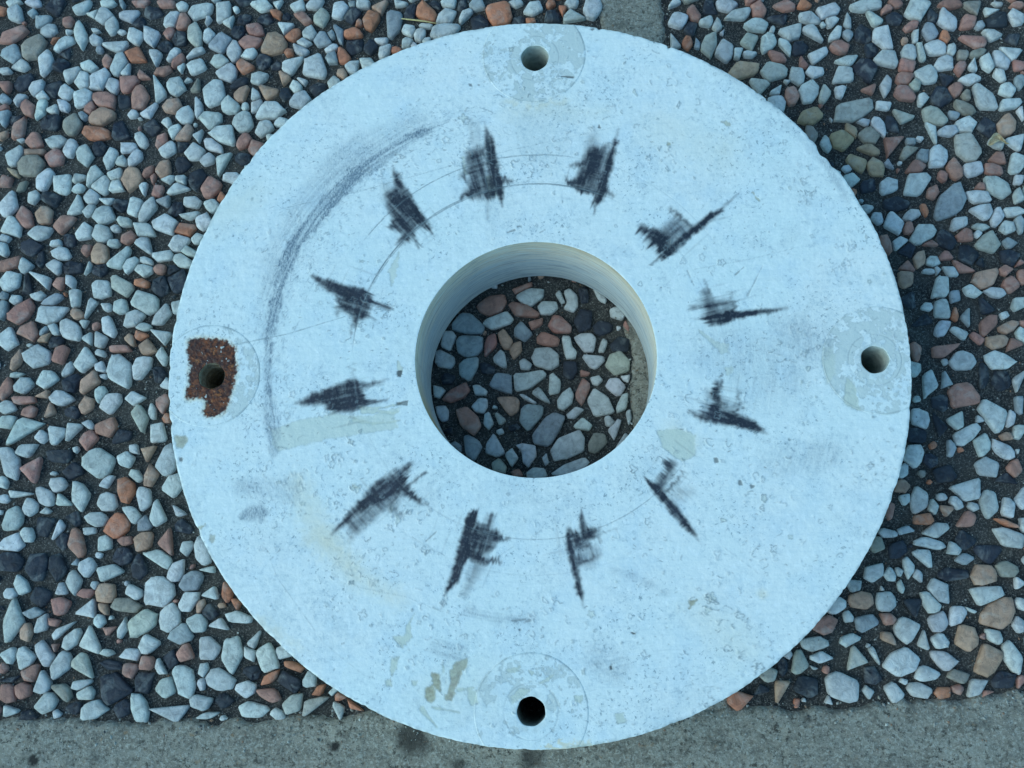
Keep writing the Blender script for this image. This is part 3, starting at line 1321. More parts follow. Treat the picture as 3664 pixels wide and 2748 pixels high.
def tag(o, label=None, cat=None, group=None, kind=None):
    if label: o['label'] = label
    if cat: o['category'] = cat
    if group: o['group'] = group
    if kind: o['kind'] = kind
    return o

def attr(me, name, values, dim=3):
    if dim == 3:
        a = me.attributes.new(name, 'FLOAT_COLOR', 'POINT')
        v = np.ones((len(values), 4), dtype=np.float32)
        v[:, :3] = values
        a.data.foreach_set('color', v.ravel())
    else:
        a = me.attributes.new(name, 'FLOAT', 'POINT')
        a.data.foreach_set('value', np.asarray(values, dtype=np.float32))

def value_noise(shape, cell, seed):
    """smooth random raster in -1..1"""
    r = np.random.default_rng(seed)
    h, w = shape
    gh, gw = int(h / cell) + 3, int(w / cell) + 3
    g = r.uniform(-1, 1, (gh, gw)).astype(np.float32)
    y = np.arange(h, dtype=np.float32) / cell
    x = np.arange(w, dtype=np.float32) / cell
    yi, xi = y.astype(int), x.astype(int)
    fy, fx = y - yi, x - xi
    fy, fx = (fy * fy * (3 - 2 * fy))[:, None], (fx * fx * (3 - 2 * fx))[None, :]
    rows0, rows1 = g[yi], g[yi + 1]
    a = rows0[:, xi] * (1 - fx) + rows0[:, xi + 1] * fx
    b = rows1[:, xi] * (1 - fx) + rows1[:, xi + 1] * fx
    return a * (1 - fy) + b * fy

def fbm(shape, cell, seed, octaves=4, gain=0.55):
    out = np.zeros(shape, dtype=np.float32)
    amp, tot = 1.0, 0.0
    for i in range(octaves):
        if cell < 1.01: break
        out += amp * value_noise(shape, cell, seed + i)
        tot += amp
        amp *= gain
        cell *= 0.5
    return out / tot

def smooth(e0, e1, x):
    t = np.clip((x - e0) / (e1 - e0), 0, 1)
    return t * t * (3 - 2 * t)

# ------------------------------------------------------------------ node helpers
class NT:
    def __init__(self, name):
        self.m = bpy.data.materials.new(name)
        self.m.use_nodes = True
        self.n, self.l = self.m.node_tree.nodes, self.m.node_tree.links
        self.n.clear()
        self.out = self.n.new('ShaderNodeOutputMaterial')
        self.b = self.n.new('ShaderNodeBsdfPrincipled')
        self.l.new(self.b.outputs[0], self.out.inputs[0])
        self.tc = self.n.new('ShaderNodeTexCoord')
    def vec(self, scale=(1, 1, 1), rot=(0, 0, 0), src='Object'):
        mp = self.n.new('ShaderNodeMapping')
        mp.inputs['Scale'].default_value = scale
        mp.inputs['Rotation'].default_value = rot
        self.l.new(self.tc.outputs[src], mp.inputs[0])
        return mp.outputs[0]
    def noise(self, v, scale, detail=3, rough=0.55, dist=0.0):
        t = self.n.new('ShaderNodeTexNoise')
        t.inputs['Scale'].default_value = scale
        t.inputs['Detail'].default_value = detail
        t.inputs['Roughness'].default_value = rough
        t.inputs['Distortion'].default_value = dist
        self.l.new(v, t.inputs['Vector'])
        return t.outputs['Fac']
    def voro(self, v, scale, feature='F1', rnd=1.0):
        t = self.n.new('ShaderNodeTexVoronoi')
        t.feature = feature
        t.inputs['Scale'].default_value = scale
        t.inputs['Randomness'].default_value = rnd
        self.l.new(v, t.inputs['Vector'])
        return t.outputs
    def attr(self, name):
        a = self.n.new('ShaderNodeAttribute')
        a.attribute_name = name
        return a.outputs
    def sep(self, c):
        s = self.n.new('ShaderNodeSeparateColor')
        self.l.new(c, s.inputs[0])
        return s.outputs
    def math(self, op, a, b=None, clamp=False):
        m = self.n.new('ShaderNodeMath')
        m.operation = op
        m.use_clamp = clamp
        for i, v in enumerate((a, b)):
            if v is None: continue
            if isinstance(v, (int, float)): m.inputs[i].default_value = v
            else: self.l.new(v, m.inputs[i])
        return m.outputs[0]
    def ramp(self, f, lo, hi, a=0.0, b=1.0):
        m = self.n.new('ShaderNodeMapRange')
        m.inputs['From Min'].default_value = lo
        m.inputs['From Max'].default_value = hi
        m.inputs['To Min'].default_value = a
        m.inputs['To Max'].default_value = b
        self.l.new(f, m.inputs['Value'])
        return m.outputs[0]
    def mix(self, f, a, b, mode='MIX'):
        m = self.n.new('ShaderNodeMix')
        m.data_type = 'RGBA'
        m.blend_type = mode
        for s, v in ((m.inputs[0], f), (m.inputs[6], a), (m.inputs[7], b)):
            if isinstance(v, (int, float)): s.default_value = v
            elif isinstance(v, tuple): s.default_value = (*v, 1.0)
            else: self.l.new(v, s)
        return m.outputs[2]
    def bump(self, h, dist, strength=1.0, prev=None):
        b = self.n.new('ShaderNodeBump')
        b.inputs['Distance'].default_value = dist
        b.inputs['Strength'].default_value = strength
        self.l.new(h, b.inputs['Height'])
        if prev is not None: self.l.new(prev, b.inputs['Normal'])
        return b.outputs[0]
    def fin(self, c=None, r=None, nrm=None, spec=0.5):
        for k, v in (('Base Color', c), ('Roughness', r)):
            if v is None: continue
            if isinstance(v, (int, float)): self.b.inputs[k].default_value = v
            elif isinstance(v, tuple): self.b.inputs[k].default_value = (*v, 1.0)
            else: self.l.new(v, self.b.inputs[k])
        if nrm is not None: self.l.new(nrm, self.b.inputs['Normal'])
        self.b.inputs['Specular IOR Level'].default_value = spec
        return self.m

# ------------------------------------------------------------------ materials
WHITE = (0.73, 0.80, 0.76)

def paint_material():
    t = NT('chalky_white_paint')
    v = t.vec()
    ma, mb, mc = t.sep(t.attr('marks')[0]), t.sep(t.attr('wear')[0]), t.sep(t.attr('dirt_shade')[0])
    # ma: ink, scuff, bare   mb: stain, rust, pit   mc: line, brown, flake
    big = t.noise(v, 11, 4, 0.6)
    mid = t.noise(v, 60, 4, 0.6)
    fine = t.noise(v, 1400, 2, 0.6)
    brush = t.noise(t.vec((60, 700, 60), (0, 0, 0.12)), 1.0, 4, 0.65)
    base = t.mix(t.ramp(big, 0.35, 0.65), (0.72, 0.80, 0.77), (0.78, 0.81, 0.77))
    base = t.mix(t.ramp(mid, 0.48, 0.68, 0, 0.5), base, (0.60, 0.71, 0.75))
    base = t.mix(t.ramp(brush, 0.48, 0.68, 0, 0.30), base, (0.58, 0.67, 0.68))
    cloud = t.noise(v, 24, 5, 0.7, 0.8)
    base = t.mix(t.ramp(cloud, 0.52, 0.70, 0, 0.6), base, (0.60, 0.66, 0.64))
    mott = t.noise(v, 330, 4, 0.75)
    base = t.mix(t.math('MULTIPLY', t.ramp(mott, 0.54, 0.64), t.ramp(cloud, 0.42, 0.58, 0.06, 0.7)), base, (0.48, 0.56, 0.58))
    base = t.mix(t.ramp(mott, 0.45, 0.36, 0, 0.45), base, (0.86, 0.90, 0.88))
    # fine dark grime specks where the paint is thin
    speck = t.math('MULTIPLY', t.ramp(t.noise(v, 480, 3, 0.75), 0.58, 0.66), t.ramp(t.noise(v, 30, 3, 0.6), 0.46, 0.60))
    base = t.mix(t.math('MULTIPLY', speck, 0.8), base, (0.24, 0.31, 0.33))
    streaky = t.noise(t.vec((900, 160, 60), (0, 0, 0.5)), 1.0, 3, 0.7)
    base = t.mix(t.math('MULTIPLY', mb[0], t.ramp(cloud, 0.3, 0.6, 0.5, 1.0)), base, (0.74, 0.64, 0.43))
    base = t.mix(t.math('MULTIPLY', mc[2], 0.85), base, (0.56, 0.61, 0.57))
    base = t.mix(ma[2], base, t.mix(mid, (0.52, 0.57, 0.47), (0.66, 0.68, 0.56)))
    base = t.mix(mc[1], base, t.mix(t.ramp(t.noise(v, 300, 4, 0.7), 0.35, 0.7), (0.48, 0.46, 0.30), (0.22, 0.17, 0.09)))
    scr = t.noise(t.vec((1500, 500, 160), (0, 0, 0.9)), 1.0, 3, 0.7)
    scf = t.math('MULTIPLY', ma[1], t.ramp(scr, 0.34, 0.60, 0.45, 1.3), clamp=True)
    base = t.mix(scf, base, t.mix(t.ramp(t.noise(v, 900, 3, 0.7), 0.4, 0.6), (0.13, 0.18, 0.22), (0.26, 0.32, 0.36)))
    inkf = t.math('MULTIPLY', ma[0], t.ramp(t.noise(v, 700, 3, 0.7), 0.25, 0.55, 0.93, 1.04), clamp=True)
    base = t.mix(inkf, base, t.mix(t.ramp(mid, 0.4, 0.7), (0.015, 0.020, 0.030), (0.028, 0.033, 0.048)))
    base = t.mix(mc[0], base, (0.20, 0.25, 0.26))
    base = t.mix(mb[2], base, (0.07, 0.08, 0.075))
    rn = t.noise(v, 420, 5, 0.75)
    rust = t.mix(t.ramp(rn, 0.40, 0.64), (0.032, 0.010, 0.007), (0.26, 0.068, 0.016))
    rust = t.mix(t.ramp(t.noise(v, 130, 4, 0.7, 0.8), 0.40, 0.58, 0.85, 0.0), rust, (0.030, 0.009, 0.008))
    rust = t.mix(t.ramp(t.noise(v, 300, 3, 0.7), 0.60, 0.70, 0, 0.6), rust, (0.48, 0.17, 0.04))
    rust = t.mix(t.ramp(t.noise(v, 260, 3, 0.6), 0.65, 0.70), rust, (0.50, 0.52, 0.48))
    base = t.mix(mb[1], base, rust)
    n1 = t.bump(brush, 0.00006)
    n2 = t.bump(t.noise(v, 260, 4, 0.6), 0.0004, 1.0, n1)
    n3 = t.bump(fine, 0.00004, 1.0, n2)
    return t.fin(base, t.ramp(big, 0.3, 0.7, 0.42, 0.6), n3, 0.4)

def stone_material():
    t = NT('broken_stone')
    v = t.vec(src='Object')
    c = t.attr('tint')[0]
    geo = t.n.new('ShaderNodeNewGeometry')
    mp = t.n.new('ShaderNodeMapping')
    t.l.new(geo.outputs['Position'], mp.inputs[0])
    p = mp.outputs[0]
    n1 = t.noise(p, 210, 5, 0.72, 0.6)
    n2 = t.noise(p, 90, 3, 0.6, 1.2)
    c1 = t.mix(t.ramp(n1, 0.42, 0.68, 0, 0.7), c, t.mix(0.62, c, (0.03, 0.03, 0.03)))
    c2 = t.mix(t.ramp(n2, 0.52, 0.72, 0, 0.5), c1, t.mix(0.5, c1, (0.55, 0.58, 0.54)))
    dark = t.ramp(t.noise(p, 700, 2, 0.6), 0.68, 0.74, 0, 0.6)
    c3 = t.mix(dark, c2, (0.06, 0.05, 0.04))
    # sandy cement film left here and there
    film = t.math('MULTIPLY', t.ramp(t.noise(p, 60, 4, 0.7), 0.60, 0.72), 0.55)
    c3 = t.mix(film, c3, t.mix(0.5, c3, (0.16, 0.14, 0.11)))
    b1 = t.bump(n1, 0.0011, 1.0)
    b2 = t.bump(t.noise(p, 1300, 3, 0.6), 0.00012, 1.0, b1)
    return t.fin(c3, t.ramp(n1, 0.3, 0.7, 0.5, 0.75), b2, 0.25)

def mortar_material():
    t = NT('sandy_mortar')
    v = t.vec()
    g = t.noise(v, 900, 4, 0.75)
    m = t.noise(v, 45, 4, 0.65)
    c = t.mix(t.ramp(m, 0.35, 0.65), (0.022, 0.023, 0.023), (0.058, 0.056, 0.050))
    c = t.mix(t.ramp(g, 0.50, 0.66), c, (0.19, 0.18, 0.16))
    c = t.mix(t.ramp(t.noise(v, 1500, 1, 0.5), 0.70, 0.75), c, (0.45, 0.45, 0.40))
    b = t.bump(g, 0.0009, 1.0)
    return t.fin(c, 0.9, b, 0.3)

def concrete_material():
    t = NT('weathered_concrete')
    v = t.vec()
    g = t.noise(v, 620, 5, 0.78)
    m = t.noise(v, 28, 5, 0.7)
    c = t.mix(t.ramp(m, 0.32, 0.68), (0.23, 0.21, 0.17), (0.38, 0.35, 0.28))
    smear = t.noise(t.vec((40, 260, 100), (0, 0, 0.03)), 1.0, 4, 0.7)
    c = t.mix(t.ramp(smear, 0.42, 0.62, 0, 0.5), c, (0.16, 0.155, 0.125))
    g2 = t.noise(v, 330, 4, 0.8)
    c = t.mix(t.ramp(g, 0.50, 0.58, 0, 0.9), c, (0.46, 0.45, 0.385))
    mid2 = t.noise(v, 95, 4, 0.7)
    c = t.mix(t.ramp(mid2, 0.48, 0.66, 0, 0.6), c, (0.36, 0.355, 0.30))
    c = t.mix(t.ramp(mid2, 0.46, 0.34, 0, 0.6), c, (0.11, 0.11, 0.095))
    c = t.mix(t.math('MULTIPLY', t.ramp(g2, 0.48, 0.38, 0, 0.95), t.ramp(m, 0.35, 0.6, 0.35, 1.0)), c, (0.055, 0.05, 0.04))
    warm = t.noise(v, 210, 3, 0.6)
    c = t.mix(t.ramp(warm, 0.64, 0.72, 0, 0.6), c, (0.30, 0.19, 0.10))
    pores = t.voro(v, 330)[0]
    c = t.mix(t.ramp(pores, 0.16, 0.08, 0, 0.75), c, (0.05, 0.05, 0.045))
    c = t.mix(t.attr('damp_hole_shade')[2], c, (0.035, 0.032, 0.028))
    b = t.bump(g, 0.0013, 1.0)
    b = t.bump(t.noise(v, 150, 3, 0.6), 0.0012, 1.0, b)
    return t.fin(c, 0.92, b, 0.3)

def bore_material():
    t = NT('machined_bore')
    uv = t.attr('unrolled')[1]
    mp = t.n.new('ShaderNodeMapping')
    mp.inputs['Scale'].default_value = (0.06, 1.0, 1.0)
    t.l.new(uv, mp.inputs[0])
    v = mp.outputs[0]
    s = t.noise(v, 620, 4, 0.75, 0.5)
    sc = t.noise(v, 420, 3, 0.6, 0.3)
    h = t.attr('height')[2]
    hn = t.math('ADD', h, t.ramp(sc, 0.3, 0.7, -0.16, 0.16))
    c = t.mix(t.ramp(hn, 0.42, 0.80), (0.56, 0.64, 0.65), (0.76, 0.66, 0.51))
    c = t.mix(t.ramp(s, 0.52, 0.57, 0, 0.85), c, (0.70, 0.73, 0.68))
    c = t.mix(t.ramp(s, 0.47, 0.40, 0, 0.6), c, (0.26, 0.30, 0.33))
    c = t.mix(t.attr('grime')[2], c, (0.42, 0.27, 0.10))
    return t.fin(c, 0.5, t.bump(s, 0.0006, 1.0), 0.4)

def plain(name, c1, c2, scale, rough=0.7, bump=0.0003):
    t = NT(name)
    v = t.vec()
    n = t.noise(v, scale, 4, 0.65)
    return t.fin(t.mix(t.ramp(n, 0.35, 0.65), c1, c2), rough, t.bump(n, bump), 0.4)

PAINT = paint_material()
STONE = stone_material()
MORTAR = mortar_material()
CONCRETE = concrete_material()
BORE = bore_material()
SLEEVE = plain('aged_ivory_sleeve', (0.36, 0.40, 0.36), (0.54, 0.58, 0.52), 300, 0.6)
SLEEVE_DIRTY = plain('grimy_sleeve', (0.20, 0.15, 0.09), (0.42, 0.36, 0.25), 400, 0.6)
SLEEVE_DARK = plain('grey_green_sleeve', (0.16, 0.20, 0.18), (0.34, 0.36, 0.32), 350, 0.6)
STRAWM = plain('dry_straw', (0.50, 0.40, 0.16), (0.62, 0.52, 0.26), 900, 0.6)
LEAFM = plain('dry_leaf', (0.55, 0.50, 0.33), (0.35, 0.24, 0.12), 500, 0.6)

# ------------------------------------------------------------------ ground: two slabs of exposed pebbles, a joint, an edging
X0, X1, Y0, Y1 = -0.46, 0.42, -0.34, 0.36
def joint_left(y):  return 0.0575 - (y - 0.0) * 0.0535
JW = 0.0395
BAND = [(-500, -197), (-311.9, -196.0), (-270.6, -194.7), (-229.1, -198.5), (-196.7, -195.2), (-166.4, -196.7), (-147.4, -194.0),
        (-106.3, -191.0), (96.6, -186.1), (141.6, -187.5), (186.4, -184.5), (222.1, -181.8), (266.8, -177.1), (500, -165)]
bx, by = np.array([b[0] for b in BAND]) / 1000, np.array([b[1] for b in BAND]) / 1000
def band_y(x): return np.interp(x, bx, by)

STEP = 0.0016
gx = np.arange(X0, X1 + 1e-6, STEP)
gy = np.arange(Y0, Y1 + 1e-6, STEP)
GX, GY = np.meshgrid(gx, gy)
n_low = fbm(GX.shape, 22, 31, 4)
n_edge = fbm(GX.shape, 9, 41, 3)
n_fine = fbm(GX.shape, 3, 51, 2)

def grid_part(mask, Z):
    h, w = mask.shape
    q = mask[:-1, :-1] & mask[1:, :-1] & mask[:-1, 1:] & mask[1:, 1:]
    idx = np.arange(h * w).reshape(h, w)
    f = np.stack([idx[:-1, :-1], idx[:-1, 1:], idx[1:, 1:], idx[1:, :-1]], -1)[q]
    used = np.unique(f)
    remap = np.zeros(h * w, dtype=np.int64)
    remap[used] = np.arange(len(used))
    v = np.stack([GX.ravel()[used], GY.ravel()[used], Z.ravel()[used]], 1)
    return v, remap[f], used

mortar_z = -0.0027 + 0.0005 * n_low + 0.00035 * n_fine
slabs = []
for side in (0, 1):
    jl = joint_left(GY)
    m = (GX < jl + 0.008) if side == 0 else (GX > jl + JW - 0.008)
    m &= GY > band_y(GX) - 0.008
    v, f, used = grid_part(m, mortar_z)
    o = link('pavement', mesh_from('pavement', v, f), MORTAR)
    tag(o, kind='structure')
    o['label'] = ('dark mortar slab of exposed pebbles left of the concrete joint' if side == 0
                  else 'dark mortar slab of exposed pebbles right of the concrete joint')
    slabs.append(o)

def concrete(name, dist, top, label):
    d = dist + 0.0036 * n_edge + 0.0016 * n_fine
    z = -0.006 + smooth(-0.0030, 0.0022, d) * (top + 0.006) + 0.00045 * n_low + 0.0004 * n_fine
    m = d > -0.0045
    v, f, used = grid_part(m, z)
    damp_hole_shade = np.zeros(len(v))  # wet blots and dark spots; shade of small holes painted as colour
    for sx, sy, r, a in ((-70.8, -203.7, 13, .8), (-3.1, -214, 10, .7), (-114.3, -209.3, 2.6, 1), (-288.8, -216.7, 2.6, 1),
                         (-253.4, -216.4, 4, .6), (-44.6, -217.9, 4, .7), (150, -192, 3, .5), (70, -188, 9, .35)):
        dd = np.hypot(v[:, 0] * 1000 - sx, v[:, 1] * 1000 - sy) + 2.2 * n_fine.ravel()[used] + 2.5 * n_edge.ravel()[used]
        damp_hole_shade = np.maximum(damp_hole_shade, a * (1 - smooth(r * 0.45, r, dd)))
    me = mesh_from(name, v, f)
    attr(me, 'damp_hole_shade', damp_hole_shade, 1)
    o = link(name, me, CONCRETE)
    tag(o, label, kind='structure')
    return o
edging = concrete('concrete_edging', band_y(GX) - GY, 0.0005, 'rough grey concrete edging along the bottom of the pebble slabs')
dj = np.minimum(GX - joint_left(GY), joint_left(GY) + JW - GX)
dj = np.minimum(dj, GY - band_y(GX) + 0.004)
joint = concrete('concrete_joint', dj, -0.0004, 'narrow grey concrete joint running under the ring')

# ------------------------------------------------------------------ pebbles
TINT = {'w': (0.58, 0.60, 0.575), 'g': (0.34, 0.38, 0.395), 'p': (0.43, 0.22, 0.17), 't': (0.49, 0.31, 0.22),
        'o': (0.52, 0.21, 0.12), 'h': (0.31, 0.285, 0.235), 'y': (0.46, 0.34, 0.215), 'v': (0.48, 0.48, 0.41),
        'k': (0.038, 0.046, 0.060)}
pebbles = []      # dict(c, poly, tint)
def convex_outline(hl, hw, ang):
    n = rng.choice([3, 4, 4, 5, 5, 6, 7])
    a = (np.arange(n) + rng.uniform(-0.30, 0.30, n)) * 2 * np.pi / n + rng.uniform(0, 6.28)
    r = rng.uniform(0.90, 1.22, n) * (1.16 if n < 5 else 1.0)
    p = np.stack([np.cos(a) * r * hl, np.sin(a) * r * hw], 1)
    c, s = np.cos(ang), np.sin(ang)
    return p @ np.array([[c, s], [-s, c]])
def clip_half(p, q, n):
    """keep the side of polygon p where (x - q).n <= 0"""
    d = (p - q) @ n
    out = []
    for i in range(len(p)):
        j = (i + 1) % len(p)
        if d[i] <= 0: out.append(p[i])
        if (d[i] <= 0) != (d[j] <= 0):
            out.append(p[i] + (p[j] - p[i]) * d[i] / (d[i] - d[j]))
    return np.array(out)

seeds = []
for line in TRACED.strip().split('\n'):
    q = line.split()
    p = np.array(q[1:], dtype=float).reshape(-1, 2) / 10000
    c = p.mean(0)
    e = p - c
    w, vv = np.linalg.eigh(e.T @ e / len(e))
    seeds.append([c[0], c[1], math.sqrt(2 * w[1]), math.sqrt(2 * w[0]), math.atan2(vv[1, 1], vv[0, 1]), q[0], (p - c) * 0.985])
for line in STONES.strip().split('\n'):
    q = line.split()
    x, y, hl, hw, a = [float(k) for k in q[:5]]
    s_ = 1.08
    seeds.append([x / 10000, y / 10000, hl / 10000 * s_, max(hw, 12) / 10000 * s_, math.radians(a), q[5], None])

# drop doubles
keep = []
for s in seeds:
    ok = True
    for k in keep:
        d = math.hypot(s[0] - k[0], s[1] - k[1])
        if d < 0.02 and d < 0.42 * (math.sqrt(s[2] * s[3]) + math.sqrt(k[2] * k[3])):
            ok = False
            break
    if ok: keep.append(s)
seeds = keep
n_traced = len(seeds)

# pebbles filling the gaps and the margins
def seen(x, y):   # the ground that the traced pebbles cover
    return (-0.335 - 0.06 * (y > 0.1) < x < 0.262 + 0.05 * max(0, (y + 0.2) / 0.45)) and -0.20 < y < 0.245
arr = [[s[0], s[1], math.sqrt(s[2] * s[3])] for s in seeds]
arr = np.array(arr + [[9, 9, 0]] * 9000)
cnt = len(seeds)
mixw = ['w'] * 46 + ['g'] * 10 + ['p'] * 14 + ['t'] * 5 + ['o'] * 5 + ['k'] * 16 + ['h'] * 3 + ['v'] * 2
for size, tries in ((0.0070, 5000), (0.0055, 5000), (0.0042, 8000), (0.0030, 1600), (0.0021, 1800), (0.0013, 2600)):
    xs = rng.uniform(X0 + 0.005, X1 - 0.005, tries)
    ys = rng.uniform(Y0, Y1 - 0.005, tries)
    for x, y in zip(xs, ys):
        rr = math.hypot(x, y)
        if 0.088 < rr < 0.178: continue
        if y < band_y(x) + size * 0.6: continue
        jl = joint_left(y)
        if jl - size * 0.6 < x < jl + JW + size * 0.6: continue
        s0 = seen(x, y)
        if s0 and size > 0.0035: continue
        d = np.hypot(arr[:cnt, 0] - x, arr[:cnt, 1] - y)
        lim = arr[:cnt, 2] + size
        if np.any(d < lim * (1.06 if size < 0.0035 else 0.97) + 0.0002): continue
        st = rng.uniform(0.8, 1.3)
        colr = mixw[rng.integers(len(mixw))]
        seeds.append([x, y, size * st * 1.05, size / st * 1.05, rng.uniform(0, 3.14), colr, None])
        arr[cnt] = (x, y, size)
        cnt += 1
        if cnt >= 8990: break

# outlines, cut where neighbours meet
C2 = np.array([[s[0], s[1]] for s in seeds])
def radius_to(s, ang):
    c, n = math.cos(ang - s[4]), math.sin(ang - s[4])
    return 1.0 / math.sqrt((c / s[2]) ** 2 + (n / s[3]) ** 2)
polys = []
for i, s in enumerate(seeds):
    if s[6] is not None:
        polys.append(s[6])
        continue
    p = convex_outline(s[2], s[3], s[4])
    d2 = np.hypot(C2[:, 0] - s[0], C2[:, 1] - s[1])
    for j in np.nonzero(d2 < 0.024)[0]:
        if j == i: continue
        t = seeds[j]
        D = d2[j]
        ang = math.atan2(t[1] - s[1], t[0] - s[0])
        ri, rj = radius_to(s, ang), radius_to(t, ang + math.pi)
        gap = 0.0006
        if ri * 1.15 + rj * 1.15 + gap < D: continue
        n = np.array([math.cos(ang), math.sin(ang)])
        cut = D - rj * 1.02 - gap if t[6] is not None else D * ri / (ri + rj) - gap / 2
        cut = max(cut, ri * 0.35)
        p = clip_half(p, n * cut, n)
        if len(p) < 3: break
    polys.append(p)

def pebble_mesh(i, s, p):
    """rounded broken stone: rings from buried base to a domed, slightly tilted top"""
    q = p
    for k in range(1):                                       # cut the corners once
        a, b = q, np.roll(q, -1, 0)
        f = rng.uniform(0.10, 0.17)
        q = np.stack([a * (1 - f) + b * f, a * f + b * (1 - f)], 1).reshape(-1, 2)
    if len(q) < 9:
        a, b = q, np.roll(q, -1, 0)
        q = np.stack([a * 0.86 + b * 0.14, a * 0.14 + b * 0.86], 1).reshape(-1, 2)
    n = len(q)
    c = q.mean(0)
    size = math.sqrt(s[2] * s[3])
    q = c + (q - c) * (1 + rng.uniform(-0.055, 0.045, (n, 1)))
    dark = s[5] == 'k'
    h = rng.uniform(0.0004, 0.0016) if not dark else rng.uniform(-0.0008, 0.0004)
    if size < 0.0035: h -= (0.0035 - size) * 0.55
    if abs(math.hypot(s[0] - 0.0021, s[1] - 0.0015) - 0.0654) < 0.013 or abs(math.hypot(s[0], s[1]) - 0.2) < 0.012: h = min(h, -0.0001)
    edge = min(0.0009, size * 0.24)
    tilt = rng.normal(0, 0.035 if not dark else 0.10, 2)
    rings = []
    def ring(inset, z, jit):
        d = q - c
        L = np.linalg.norm(d, axis=1, keepdims=True)
        k = np.maximum(1 - inset / np.maximum(L, 1e-5), 0.15)
        xy = c + d * k
        zz = z + (xy - c) @ tilt + rng.uniform(-jit, jit, n)
        return np.column_stack([xy, zz])
    j = 0.00012 if not dark else 0.0006
    rings.append(ring(-0.0002, -0.0052, 0))
    rings.append(ring(0.0, h - edge * 1.15, j))
    rings.append(ring(edge * 0.75, h - edge * 0.22, j))
    rings.append(ring(min(size * 0.48, 0.0035), h + 0.0001, j * 1.5))
    rings[0][:, 2] = -0.0052
    v = np.vstack(rings + [np.array([[c[0], c[1], h + 0.00015 + rng.uniform(-j, j) * 1.5]])])
    f4, f3 = [], []
    for r in range(3):
        for k in range(n):
            f4.append((r * n + k, r * n + (k + 1) % n, (r + 1) * n + (k + 1) % n, (r + 1) * n + k))
    for k in range(n):
        f3.append((3 * n + k, 3 * n + (k + 1) % n, 4 * n))
    t = np.array(TINT[s[5]])
    t = t * rng.uniform(0.84, 1.12) * (1 + rng.normal(0, 0.018, 3))
    return v, np.array(f4), np.array(f3), np.clip(t, 0.01, 0.8)

def visible_size(s):
    x, y = s[0], s[1]
    r = math.hypot(x, y)
    if 0.060 < math.hypot(x - 0.006, y + 0.013) and r < 0.196: return 0
    if not (-0.36 < x < 0.31 and -0.20 < y < 0.262): return 0
    return s[2] * s[3]

order = sorted(range(len(seeds)), key=lambda i: -visible_size(seeds[i]))
count = [0, 0]
rest = [[], []]
for i in order:
    s, p = seeds[i], polys[i]
    if p is None or len(p) < 3: continue
    # skip slivers
    area = 0.5 * abs(np.dot(p[:, 0], np.roll(p[:, 1], -1)) - np.dot(p[:, 1], np.roll(p[:, 0], -1)))
    if area < 1.2e-6: continue
    side = 0 if s[0] < joint_left(s[1]) + JW / 2 else 1
    v, f4, f3, t = pebble_mesh(i, s, p)
    if count[side] < 300 and visible_size(s) > 0:
        me = mesh_from('pebble', v, [f4, f3])
        attr(me, 'tint', np.tile(t, (len(v), 1)))
        link('pebble', me, STONE, slabs[side], (s[0], s[1], 0))
        count[side] += 1
    else:
        rest[side].append((v + np.array([s[0], s[1], 0]), f4, f3, t))
for side in (0, 1):
    vs, f4s, f3s, ts, off = [], [], [], [], 0
    for v, f4, f3, t in rest[side]:
        vs.append(v); f4s.append(f4 + off); f3s.append(f3 + off); ts.append(np.tile(t, (len(v), 1)))
        off += len(v)
    me = mesh_from('smaller_pebbles', np.vstack(vs), [np.vstack(f4s), np.vstack(f3s)])
    attr(me, 'tint', np.vstack(ts))
    o = link('smaller_pebbles', me, STONE, slabs[side])
    tag(o, kind='stuff')
print('pebbles', n_traced, len(seeds), count, len(rest[0]), len(rest[1]))

# loose sand grains and grit, too many to count
gr_ = np.random.default_rng(77)
oct_v = np.array([(1, 0, 0), (0, 1, 0), (-1, 0, 0), (0, -1, 0), (0, 0, 1), (0, 0, -1)], dtype=float)
oct_f = np.array([(0, 1, 4), (1, 2, 4), (2, 3, 4), (3, 0, 4), (1, 0, 5), (2, 1, 5), (3, 2, 5), (0, 3, 5)])
grit_tints = np.array([(0.42, 0.42, 0.38), (0.30, 0.28, 0.23), (0.20, 0.18, 0.15), (0.60, 0.60, 0.55), (0.33, 0.20, 0.13), (0.10, 0.10, 0.10)])
def grit(parent, n, pick, zf, smin, smax):
    V, F, Tn = [], [], []
    for k in range(n):
        x, y = pick()
        rr = math.hypot(x, y)
        if 0.080 < rr < 0.19: continue
        sz = smin + (smax - smin) * gr_.random() ** 2.5
        an = gr_.uniform(0, 3.14)
        v = oct_v * sz * gr_.uniform(0.7, 1.2, (6, 1))
        c, s = math.cos(an), math.sin(an)
        v = np.column_stack([v[:, 0] * c - v[:, 1] * s * 0.7, v[:, 0] * s + v[:, 1] * c * 0.7, v[:, 2] * 0.7])
        F.append(oct_f + 6 * len(V))
        V.append(v + (x, y, zf(x, y) + sz * 0.25))
        Tn.append(np.tile(grit_tints[gr_.choice(6, p=[.3, .25, .15, .08, .12, .10])], (6, 1)))
    me = mesh_from('grit', np.vstack(V), np.vstack(F), smooth=False)
    attr(me, 'tint', np.vstack(Tn))
    tag(link('grit', me, STONE, parent), kind='stuff')
grit(slabs[0], 9000, lambda: (gr_.uniform(X0, 0.05), gr_.uniform(-0.19, Y1)), lambda x, y: -0.0026, 0.00025, 0.0010)
grit(slabs[1], 6000, lambda: (gr_.uniform(0.09, X1), gr_.uniform(-0.18, Y1)), lambda x, y: -0.0026, 0.00025, 0.0010)
def near_edge():
    x = gr_.uniform(X0, X1)
    return x, band_y(x) - abs(gr_.normal(0, 0.010)) + 0.004
